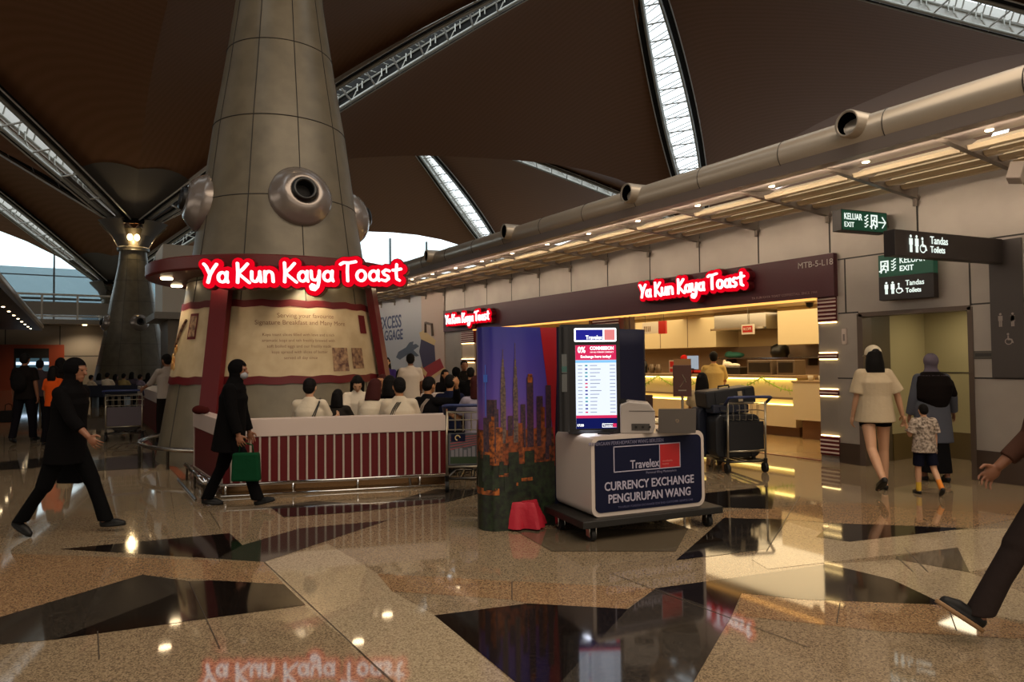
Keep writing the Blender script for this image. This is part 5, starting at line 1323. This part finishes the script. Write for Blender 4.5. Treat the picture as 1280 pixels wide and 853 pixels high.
# screen tower
sp_ = PD(739, 535, 6.22); ZT = DZ+.70
tw = empty('display_screen', (sp_.x, sp_.y, ZT), -YAW+R(2), 'tall glowing exchange rate screen in a black casing standing on the white counter', 'screen')
m_case = mat('case_black', '#0d0e12', .3)
b = MB(); b.prism(rrect(-.27, .27, .02, .99, .01, 3), 0, .09); b.build('casing', m_case, tw); MB().bb(-.2, .2, .0, .2, 0, .02).build('base_plate', m_case, tw)
b = MB(); b.lathe([(.07, .02), (.07, .97)], (-.23, .06, 0), 16); b.build('curved_side', mat('case_grey', '#1a1b1e', .35), tw, smooth=True)
b = MB(); b.bb(-.262, -.215, -.012, -.002, .55, .72).bb(-.262, -.215, -.012, -.002, .38, .54); b.build('leaflet', mat('leaflet_grey', '#56595a', .5), tw)
b = MB(); b.bb(-.262, -.215, -.013, -.003, .56, .61); b.build('leaflet', mat('leaflet_teal', '#2f5c58', .5), tw)
m_sw = glow('screen_white', '#e6eeff', 1.15); m_sb = glow('screen_blue', '#2b2a9a', .9); m_spk = glow('screen_pink', '#e0305f', 1.0); m_sn = glow('screen_navy', '#1c2370', .6); m_slb = glow('screen_light_blue', '#8fd0ff', 1.0); m_spl = glow('screen_salmon', '#f08a88', 1.0); m_sg = glow('screen_grey_ink', '#9aa6c0', .7)
hx0, hx1 = -.135, .235
MB().prism(rrect(hx0-.01, hx1+.005, .83, .955, .012, 3), -.006, 0).build('logo_lightbox', m_signw if False else glow('logo_white', '#ffffff', 1.6), tw)
MB().bb(hx0+.005, hx1-.12, -.008, -.006, .845, .94).build('logo_blue', m_sb, tw); MB().bb(hx1-.105, hx1-.01, -.008, -.006, .845, .94).build('logo_red', m_spl, tw)
text_mesh('logo_lettering', 'Travelex', .05, glow('logo_white', '#ffffff', 1.6), tw, loc=(hx1-.125, -.009, .868), align='RIGHT', off=.0015, sx=.85)
sc0 = MB().bb(hx0, hx1, -.004, 0, .045, .80).build('screen_panel', m_sw, tw)
MB().bb(hx0, hx1, -.006, -.004, .665, .80).build('pink_banner', m_spk, sc0); MB().bb(hx0, hx1, -.006, -.004, .64, .663).build('blue_header', m_slb, sc0)
MB().bb(hx0, hx1, -.006, -.004, .045, .14).build('navy_footer', m_sn, sc0); MB().bb(hx0, hx1, -.006, -.004, .14, .165).build('pink_line', m_spk, sc0)
text_mesh('banner_text', '0%', .075, glow('logo_white', '#ffffff', 1.6), sc0, loc=(hx0+.055, -.008, .755), off=.002, sx=.8)
text_mesh('banner_text', 'COMMISSION', .042, glow('logo_white', '#ffffff', 1.6), sc0, loc=(hx0+.24, -.008, .77), off=.0015, sx=.85)
text_mesh('banner_text', 'ON ALL FOREIGN CURRENCY', .016, glow('logo_white', '#ffffff', 1.6), sc0, loc=(hx0+.24, -.008, .735))
text_mesh('banner_text', 'Exchange here today!', .032, glow('logo_white', '#ffffff', 1.6), sc0, loc=((hx0+hx1)/2, -.008, .695), off=.0008)
rnd = random.Random(5); bl = [MB() for _ in range(3)]; gi = MB()
for k in range(14):
    z = .615-.0325*k; bl[rnd.randrange(3)].bb(hx0+.085, hx0+.108, -.006, -.004, z-.006, z+.006)
    gi.bb(hx0+.02, hx0+.06, -.0055, -.004, z-.003, z+.003).bb(hx0+.13, hx0+.18+rnd.uniform(0, .06), -.0055, -.004, z-.003, z+.003).bb(hx1-.06, hx1-.01, -.0055, -.004, z-.003, z+.003)
for q, m_ in zip(bl, (m_spk, m_sb, glow('screen_teal', '#2aa0a8', .9))): q.build('flag_icons', m_, sc0)
gi.build('rate_lines', m_sg, sc0)
text_mesh('clock_text', '17:38', .028, glow('logo_white', '#ffffff', 1.6), sc0, loc=(hx0+.005, -.008, .075), align='LEFT', off=.001)
MB().bb(.10, .23, -.007, -.006, .085, .09).bb(.10, .23, -.007, -.006, .055, .059).bb(.10, .104, -.007, -.006, .055, .09).build('footer_frame', glow('logo_white', '#ffffff', 1.6), sc0); MB().bb(.198, .23, -.0072, -.006, .056, .09).build('footer_red', m_spk, sc0)
text_mesh('footer_text', 'Travelex', .024, glow('logo_white', '#ffffff', 1.6), sc0, loc=(.195, -.008, .07), align='RIGHT')
dl = area_light('screen_glow', tw.location+Vector((0, 0, .03)), (0, 0, 0), .2, .1, .6, (.8, .85, 1))
# printer
pp = PD(797, 534, 6.32); pr_ = empty('banknote_counter', (pp.x, pp.y, ZT), -YAW-R(8), 'grey-white desktop printer on the counter, between the tall screen and the laptop', 'printer')
m_pb = mat('printer_grey', '#a09892', .4)
b = MB(); M_ = Matrix(((0, 1, 0), (1, 0, 0), (0, 0, 1)))
pl = [(-.16, 0), (.13, 0), (.15, .06), (.15, .2), (.1, .27), (-.08, .29), (-.16, .26)]
b.prism(pl, -.155, .155, mtx=Matrix.Rotation(0, 3, 'Z')); pb = b.build('housing', m_pb, pr_, bevel=.012)
MB().bb(-.08, .15, -.158, -.154, .2, .205).bb(-.06, .1, -.16, -.155, .03, .09).build('slot_line', mat('printer_dark', '#3c3836', .5), pb)
b = MB()
for k in range(3): b.lathe([(0, -.158), (.012, -.158)], (-.02+.06*k, 0, .06), 10, mtx=Matrix.Rotation(0, 3, 'X')) if False else b.bb(-.03+.06*k, -.01+.06*k, -.163, -.16, .05, .07)
b.build('sockets', m_blackp, pb); MB().bb(-.158, -.1, -.13, .13, .27, .30).build('paper_lid', m_blackp, pr_)
# laptop
lp_ = PD(846, 532, 6.2); lt = empty('laptop', (lp_.x, lp_.y, ZT), -YAW-R(6), 'open grey laptop seen from behind its lid, at the right end of the white counter', 'laptop')
m_lap = mat('laptop_grey', '#6f6a66', .35, .4)
MB().bb(-.165, .165, 0, .23, 0, .018).build('base', m_lap, lt, bevel=.004)
Ml = Euler((R(12), 0, 0)).to_matrix(); b = MB(); b.prism(rrect(-.165, .165, 0, .225, .01, 3), -.006, .004, mtx=Ml); lid = b.build('lid', m_lap, lt)
lg = MB(); lg.lathe([(.012, 0), (.016, 0)], Ml @ Vector((0, -.007, .115)), 20, mtx=Ml @ Matrix.Rotation(PI/2, 3, 'X')); lg.build('lid_logo', m_chrome, lid)
o = text_mesh('lid_logo', 'hp', .02, m_chrome, lid, loc=(0, 0, 0)); o.data.transform(Matrix.Translation(Ml @ Vector((0, -.008, .115))) @ Ml.to_4x4())
MB().bb(-.15, .15, .03, .21, .018, .02).build('keyboard', m_blackp, lt)
o = thing('desk_cable', MB().tube([tuple(sp_+CR*.05-CF*.06+Vector((0, 0, -.0)))[:2]+(ZT+.006,), tuple(sp_+CR*.15-CF*.1)[:2]+(ZT+.006,), tuple(pp-CR*.1-CF*.03)[:2]+(ZT+.006,)], .006, 6), m_blackp, 'thin dark cable lying on the counter below the screen', 'cable')

# ============================================================ SKYLINE BACKDROP
def cw_(r_, d_): return Vector((0, 0, 0))+CR*r_+CF*d_
path = [cw_(r_, d_) for r_, d_ in ((.02, 6.80), (-.12, 6.80), (-.24, 6.75), (-.31, 6.66), (-.335, 6.55), (-.32, 6.44), (-.27, 6.36), (-.18, 6.32), (-.06, 6.345), (.12, 6.44), (.36, 6.58), (.6, 6.72), (.9, 6.90), (1.15, 7.05), (1.3, 7.14), (1.38, 7.21), (1.41, 7.30), (1.37, 7.39), (1.28, 7.42))]
acc = [0]
for a, b_ in zip(path, path[1:]): acc.append(acc[-1]+(b_-a).length)
def pp_at(s_, off=0):
    s_ = min(max(s_, 0), acc[-1]-1e-4)
    for i in range(len(acc)-1):
        if s_ <= acc[i+1]:
            t = (s_-acc[i])/(acc[i+1]-acc[i]); p = path[i].lerp(path[i+1], t); d = (path[i+1]-path[i]).normalized(); n = Vector((d.y, -d.x, 0)); 
            return p+n*off
BH = 1.87
def s_of(px):     # path length whose point projects on picture column px (front side)
    best = None
    for k in range(800):
        s_ = .3+(acc[-1]-.5)*k/799; p = pp_at(s_); d = p-Vector((0, 0, 0)); x = 640+FPX*(d.dot(CR)/d.dot(CF))
        if best is None or abs(x-px) < best[0]: best = (abs(x-px), s_)
    return best[1]
bd = empty('backdrop_stand', (0, 0, 0), 0, 'curved pop-up backdrop printed with the night skyline of twin towers, red strip and navy field', 'display stand')
ctr = path[8].copy(); bd.location = (ctr.x, ctr.y, 0)
def sheet(b, f0, f1, z0, z1, off, n=24, m=0):      # f0,f1: functions of z giving path length, or numbers
    k = 10; vs = []
    for j in range(k+1):
        z = z0+(z1-z0)*j/k; a = f0(z) if callable(f0) else f0; c_ = f1(z) if callable(f1) else f1
        for i in range(n+1): p = pp_at(a+(c_-a)*i/n, off); vs.append((p.x-ctr.x, p.y-ctr.y, z))
    fs = [(j*(n+1)+i, j*(n+1)+i+1, (j+1)*(n+1)+i+1, (j+1)*(n+1)+i) for j in range(k) for i in range(n)]
    b.add(vs, fs, m); return b
mprint = bpy.data.materials.new('print_dusk_sky'); mprint.use_nodes = True; nt = mprint.node_tree; bs = nt.nodes['Principled BSDF']; bs.inputs['Roughness'].default_value = .35
t_ = nt.nodes.new('ShaderNodeTexCoord'); s_x = nt.nodes.new('ShaderNodeSeparateXYZ'); cr_ = nt.nodes.new('ShaderNodeValToRGB'); nt.links.new(t_.outputs['Object'], s_x.inputs[0])
mrr = nt.nodes.new('ShaderNodeMapRange'); mrr.inputs[1].default_value = .7; mrr.inputs[2].default_value = 1.87; nt.links.new(s_x.outputs['Z'], mrr.inputs[0]); nt.links.new(mrr.outputs[0], cr_.inputs[0]); nt.links.new(cr_.outputs[0], bs.inputs['Base Color'])
cr_.color_ramp.elements[0].color = lin('#8a4a78')+(1,); cr_.color_ramp.elements[1].color = lin('#2a2c86')+(1,); e = cr_.color_ramp.elements.new(.45); e.color = lin('#54429c')+(1,)
sE = s_of(690)
b = sheet(MB(), 0, acc[-1], 0, BH, 0, 60); bo = b.build('navy_field', mat('backdrop_navy', '#0e1028', .6, spec=.2), bd, smooth=True); so_ = bo.modifiers.new('t', 'SOLIDIFY'); so_.thickness = .02
edge = lambda z: s_of(675)+(s_of(689)-s_of(675))*(BH-z)/1.2 if z > .6 else s_of(689)
sa, sb = s_of(675), s_of(691)
edge = lambda z: sa+(sb-sa)*min(1, (BH-z)/1.1)
sheet(MB(), 0, edge, 0, BH, .004, 60).build('sky_print', mprint, bd, smooth=True)
sheet(MB(), edge, lambda z: sb+.055-(.05)*min(1, (BH-z)/1.1), .55, BH, .006, 6).build('red_strip', mat('backdrop_red', '#9c1420', .4), bd, smooth=True)
m_city = mat('print_city_dark', '#0c100e', .45, noise=('#22301c', 22)); m_lights = mat('print_city_lights', '#1e1210', .4, noise=('#8a4420', 22)); m_tow = mat('print_tower', '#221a2c', .4, noise=('#4a3038', 40)); m_glowp = mat('print_warm_glow', '#3a1c16', .4, noise=('#a85c26', 26))
s6 = [s_of(p_) for p_ in (598, 604, 611, 619, 630, 640, 655, 668, 688)]
sheet(MB(), 0, lambda z: edge(z), 0, .62, .008, 50).build('foreground_trees', m_city, bd, smooth=True)
sheet(MB(), 0, lambda z: edge(z), .60, .92, .009, 50).build('lit_streets', m_lights, bd, smooth=True)
def tower(px, w, z1, m_, nm, z0=.75, off=.011): s0 = s_of(px); sheet(MB(), s0-w/2, s0+w/2, z0, z1, off, 4).build(nm, m_, bd)
for px, w, z in ((599, .07, 1.22), (614, .09, 1.2), (652, .05, 1.15), (684, .06, 1.32), (673, .07, 1.22), (636, .05, 1.05)): tower(px, w, z, m_tow, 'printed_block')
for px, w, z in ((602, .05, 1.12), (618, .06, 1.05)): tower(px, w, z, m_glowp, 'printed_lit_block', .6, .012)
tower(661, .07, 1.40, m_tow, 'printed_block'); tower(661, .05, 1.43, m_glowp, 'printed_lit_block', 1.35, .013)
rnd = random.Random(21)
for k in range(26):
    s0 = .12+rnd.random()*(sb-.2); w = rnd.uniform(.025, .07); zt = rnd.uniform(.78, 1.12)
    sheet(MB(), s0-w/2, s0+w/2, .62, zt, .0105+.0001*k, 3).build('printed_block', rnd.choice((m_tow, m_glowp, m_lights)), bd)
for k in range(30):
    s0 = .05+rnd.random()*(sb-.12); w = rnd.uniform(.04, .12); z0 = rnd.uniform(.35, .6)
    sheet(MB(), s0-w/2, s0+w/2, z0, z0+(rnd.uniform(.06, .2) if k % 5 else .03), .0135+.0001*k, 3).build('printed_trees' if k % 5 else 'printed_glow', m_city if k % 5 else m_glowp, bd)
for px, top in ((628, 1.68), (643, 1.74)):
    s0 = s_of(px); b = MB()
    for w, z0, z1 in ((.05, .8, 1.3), (.042, 1.3, 1.40), (.03, 1.40, 1.50), (.018, 1.50, 1.57), (.006, 1.57, top-.02)): sheet(b, s0-w/2, s0+w/2, z0, z1, .012, 2)
    b.build('printed_twin_tower', mat('print_towers', '#3a2e34', .4, noise=('#6e5a50', 40)), bd)
s0 = s_of(607); b = MB(); sheet(b, s0-.004, s0+.004, 1.05, 1.52, .013, 2); sheet(b, s0-.02, s0+.02, 1.36, 1.43, .013, 4); b.build('printed_mast', mat('print_blue_glow', '#3f6ad0', .4), bd)
for z in (.33, .66): sheet(MB(), .55, .85, z, z+.06, .014, 8).build('printed_glow', m_glowp, bd)
# red cloth covered box
rb = G(650, 664); rc = empty('covered_box', (rb.x+.05, rb.y+.17, 0), -YAW-R(6), 'low box draped with a crumpled red cloth on the floor before the skyline backdrop', 'box')
MB().bb(-.17, .2, -.13, .15, 0, .235).build('box', m_upst, rc)
b = MB(); n = 40; vs = []
rnd = random.Random(9)
ringp = []
for k in range(n):
    a = 2*PI*k/n; x = max(-1, min(1, 1.35*math.cos(a))); y = max(-1, min(1, 1.35*math.sin(a))); ringp.append((x, y))
levels = [(1.0, .255), (1.03, .245), (1.08, .2), (1.15, .12), (1.25, .02)]
for sc__, z in levels:
    for k, (x, y) in enumerate(ringp):
        w_ = (.018+.05*(1-z/.25))*math.sin(k*1.7)+(.03*math.sin(k*.9) if z < .15 else 0); lf = .04*(1-z/.25)*(1 if x < -.5 else .15)
        vs.append((.015+x*(.195*sc__+w_*.5)-lf*(.8 if x < 0 else 0), .01+y*(.155*sc__+w_*.4), z+ (.004*math.sin(k*2.3) if z > .2 else 0)))
for i in range(len(levels)-1):
    for k in range(n): b.f.append([i*n+k, i*n+(k+1) % n, (i+1)*n+(k+1) % n, (i+1)*n+k]); b.mi.append(0)
b.v = vs; b.f.append(list(range(n))); b.mi.append(0)
cl_ = b.build('red_cloth', mat('cloth_red', '#a8122a', .6, bump=.5, bscale=12), rc, smooth=False, auto=50)
MB().ell((-.02, .06, .27), (.07, .05, .04), 8).build('cloth_knot', mat('cloth_red'), cl_, smooth=True)

# ============================================================ TROLLEYS
m_trol = mat('trolley_steel', '#a39a88', .3, .8); m_blue = mat('handle_blue', '#2a3560', .4)
def trolley(p, rz, label, panel='black', w=.6, ads=None):
    e = empty('baggage_trolley', (p[0], p[1], 0), rz, label, 'trolley', 'airport baggage trolleys'); h = w/2
    MB().tube([(-h, 0, .14), (-h, -.02, .96), (h, -.02, .96), (h, 0, .14)], .016, 8).tube([(-h, 0, .3), (h, 0, .3)], .014, 8).build('upright_frame', m_trol, e, smooth=True)
    MB().tube([(-h-.02, .02, .93), (-h-.03, -.12, 1.03), (-h+.02, -.17, 1.04), (h-.02, -.17, 1.04), (h+.03, -.12, 1.03), (h+.02, .02, .93)], .02, 8).build('handle', m_blue, e, smooth=True)
    b = MB()
    for z in (.72, .84, .93): b.tube([(-h, 0, z), (-h, .2, z), (h, .2, z), (h, 0, z)], .007, 6)
    for k in range(7): x = -h+w*k/6; b.tube([(x, 0, .72), (x, .2, .72)], .005, 4).tube([(x, .2, .72), (x, .2, .93)], .005, 4).tube([(x, 0, .72), (x, 0, .93)], .004, 4)
    b.build('basket', m_trol, e)
    pm = {'black': mat('panel_black', '#0c0e14', .4), 'purple': mat('panel_purple', '#4a4048', .5), 'ad': mat('panel_ad', '#4a4c52', .4)}[panel]
    pn = MB().bb(-h+.02, h-.02, -.006, .01, .32, .70).build('ad_panel', pm, e)
    if panel == 'ad':
        MB().bb(-h+.04, h-.04, -.009, -.006, .34, .42).build('printed_grass', mat('ad_green', '#27381f', .5), pn)
        b = MB()
        for k in range(5): b.prism([(-h+.04+.001*k, .5+.035*k), (h-.04, .6+.02*k), (h-.04, .608+.02*k), (-h+.04, .515+.035*k)], -.0095, -.006)
        b.build('printed_stripes', mat('ad_stripe', '#8a4a50', .5), pn); MB().bb(-h+.05, -h+.22, -.0098, -.006, .6, .69).build('printed_flag', m_navy, pn); MB().lathe([(.022, 0), (.035, 0)], (-h+.13, -.0105, .645), 14, mtx=Matrix.Rotation(PI/2, 3, 'X'), a1=4.6).build('printed_moon', my_, pn)
        b = MB()
        for k in range(6): b.bb(-h+.05+.05*k, -h+.085+.05*k, -.0095, -.006, .42, .5+.02*(k % 3))
        b.build('printed_houses', mat('ad_grey', '#77747a', .5), pn)
    b = MB(); b.tube([(-h, 0, .16), (-h*.8, .85, .13), (h*.8, .85, .13), (h, 0, .16)], .018, 8).tube([(-h*.5, 0, .16), (-h*.4, .85, .13)], .012, 6).tube([(h*.5, 0, .16), (h*.4, .85, .13)], .012, 6).tube([(0, 0, .16), (0, .85, .13)], .012, 6)
    b.tube([(-h, 0, .16), (h, 0, .16)], .016, 8); b.build('base_frame', m_dsteel, e, smooth=True)
    for sx in (-1, 1):
        f_ = MB().tube([(sx*h, 0, .2), (sx*h, .02, .07)], .028, 8).build('wheel_fork', m_blackp, e)
        MB().lathe([(0, -.022), (.066, -.022), (.07, 0), (.066, .022), (0, .022)], (sx*h, .02, .07), 18, mtx=Matrix.Rotation(PI/2, 3, 'Y')).build('wheel', m_rubber, f_, smooth=False)
    f_ = MB().tube([(0, .82, .13), (0, .8, .06)], .025, 8).build('wheel_fork', m_blackp, e)
    MB().lathe([(0, -.02), (.05, -.02), (.05, .02), (0, .02)], (0, .8, .052), 18, mtx=Matrix.Rotation(PI/2, 3, 'Y')).build('wheel', m_rubber, f_)
    return e
tR = G(934, 592); rzR = -YAW+R(10)
trolley((tR.x, tR.y), rzR, 'baggage trolley loaded with black suitcases in front of the lit cafe', 'black', .55)
def loc_of(base, rz, v): return Vector((base.x, base.y, 0))+Matrix.Rotation(rz, 3, 'Z') @ Vector(v)
def suitcase(loc, rz, w, d, h, m_, label, rx=0, ry=0, lying=False):
    e = empty('suitcase', loc, 0, label, 'suitcase'); e.rotation_euler = (rx, ry, rz)
    b = MB(); b.prism(rrect(-w/2, w/2, .0 if lying else .03, h, min(w, h)*.16, 5), -d/2, d/2); b.build('shell', m_, e, bevel=.02)
    b = MB()
    for x in (-w*.3, w*.3): b.prism([(x-.012, .05), (x+.012, .05), (x+.012, h-.03), (x-.012, h-.03)], -d/2-.012, -d/2)
    b.build('ribs', m_, e)
    MB().tube([(-.08, -0, h), (-.08, 0, h+.035), (.08, 0, h+.035), (.08, 0, h)], .012, 6).build('carry_handle', m_blackp, e, smooth=True)
    MB().bb(-w/2+.03, w/2-.03, -.006, .006, .04, h-.01).build('zip_line', m_dsteel, e) if False else None
    if not lying:
        for sx in (-1, 1): MB().bb(sx*w*.36-.02, sx*w*.36+.02, -d/2+.01, -d/2+.06, 0, .04).build('wheel', m_rubber, e)
    return e
m_case1 = mat('suitcase_black', '#0d0f16', .5); m_case2 = mat('suitcase_navy', '#12182a', .55)
suitcase(loc_of(tR, rzR, (-.06, .26, .17)), rzR, .66, .3, .62, m_case1, 'large black upright suitcase behind the right trolley panel')
suitcase(loc_of(tR, rzR, (-.16, .60, .17)), rzR+R(4), .68, .28, .70, m_case2, 'tall navy suitcase standing farthest forward on the right trolley')
ob = suitcase(loc_of(tR, rzR, (-.08, .42, .90)), rzR+R(-3), .72, .42, .24, m_case1, 'black soft suitcase lying on top of the others on the right trolley', lying=True, ry=R(-6))
MB().bb(.1, .16, -.225, -.21, .05, .19).build('luggage_tag', mat('tag_beige', '#a8987c', .6), ob)
suitcase(loc_of(tR, rzR, (-.12, .30, .80)), rzR+R(3), .55, .22, .12, m_case2, 'flat navy bag squeezed under the top suitcase on the right trolley', lying=True)
tM = GD(588, 8.25); trolley((tM.x, tM.y), -YAW+R(2), 'empty baggage trolley with a flag picture panel, half hidden by the skyline backdrop', 'ad', .58)
tL = G(155, 552); trolley((tL.x, tL.y), -R(12), 'far baggage trolley with a mauve panel beside the man in the striped shirt', 'purple', .66)
o = suitcase(loc_of(tL, -R(12), (0, .3, .17)), -R(12), .5, .3, .5, mat('case_brown', '#2c2320', .5), 'brown suitcase riding on the far trolley')
# menu stand
mp = GD(852, 8.8); ms = empty('menu_stand', (mp.x, mp.y, 0), -YAW-R(10), 'brown menu board on a thin post, standing before the serving counter', 'sign stand')
MB().tube([(0, 0, .02), (0, 0, 1.1)], .016, 8).lathe([(0, .02), (.17, .015), (.17, 0)], n=20).build('stand_post', m_trol, ms)
MB().bb(-.115, .115, -.02, .0, 1.08, 1.48).build('brown_board', mat('board_brown', '#4a2a20', .4), ms, bevel=.004)
MB().bb(-.1, .115, -.0, .03, 1.46, 1.56).build('top_card', mat('card_tan', '#8a6238', .5), ms)
b = MB(); b.tube([(-.03, -.022, 1.2), (.04, -.022, 1.3), (0, -.022, 1.36), (.05, -.022, 1.26)], .005, 4).bb(-.05, .05, -.024, -.02, 1.15, 1.165); b.build('board_print', m_trol, ms)
# maroon bag left on the ledge, tissue on table by the screen
tp = GD(262, 8.75)
o = BB().ell((0, 0, .06), (.09, .07, .06)).ell((.07, .02, .05), (.06, .06, .05)).build('cloth_bundle', cloth('maroon_cloth', '#3a1210'), None, .01); o.location = (FL.x-.03, (FL.y+NC.y)/2+.25, .90); tag(o, 'small maroon bundle lying on the white ledge behind the walker with the green bag', 'bundle')
# cafe chair and table by the tower
ct = empty('cafe_table', GD(812, 9.3), -YAW, 'low pale cafe table seen behind the grey printer', 'table')
MB().rbox(-.35, .3, -.25, .25, .72, .75, .01).build('table_top', m_cab, ct); MB().tube([(0, 0, 0), (0, 0, .72)], .03, 10).lathe([(0, .02), (.2, .02), (.2, 0)], n=16).build('table_stem', m_dsteel, ct)
ch = empty('cafe_chair', GD(806, 8.75), -YAW+R(140), 'dark wooden chair back seen just above the printer', 'chair')
MB().bb(-.2, .2, -.2, .2, .44, .47).build('seat', mat('stool_wood'), ch); MB().bb(-.2, .2, .17, .2, .95, 1.12).build('backrest', mat('chair_dark', '#3a2218', .5), ch, bevel=.01)
for sx in (-1, 1):
    MB().tube([(sx*.17, .18, 0), (sx*.17, .185, 1.1)], .014, 6).build('leg', m_dsteel, ch); MB().tube([(sx*.17, -.17, 0), (sx*.17, -.17, .45)], .014, 6).build('leg', m_dsteel, ch)
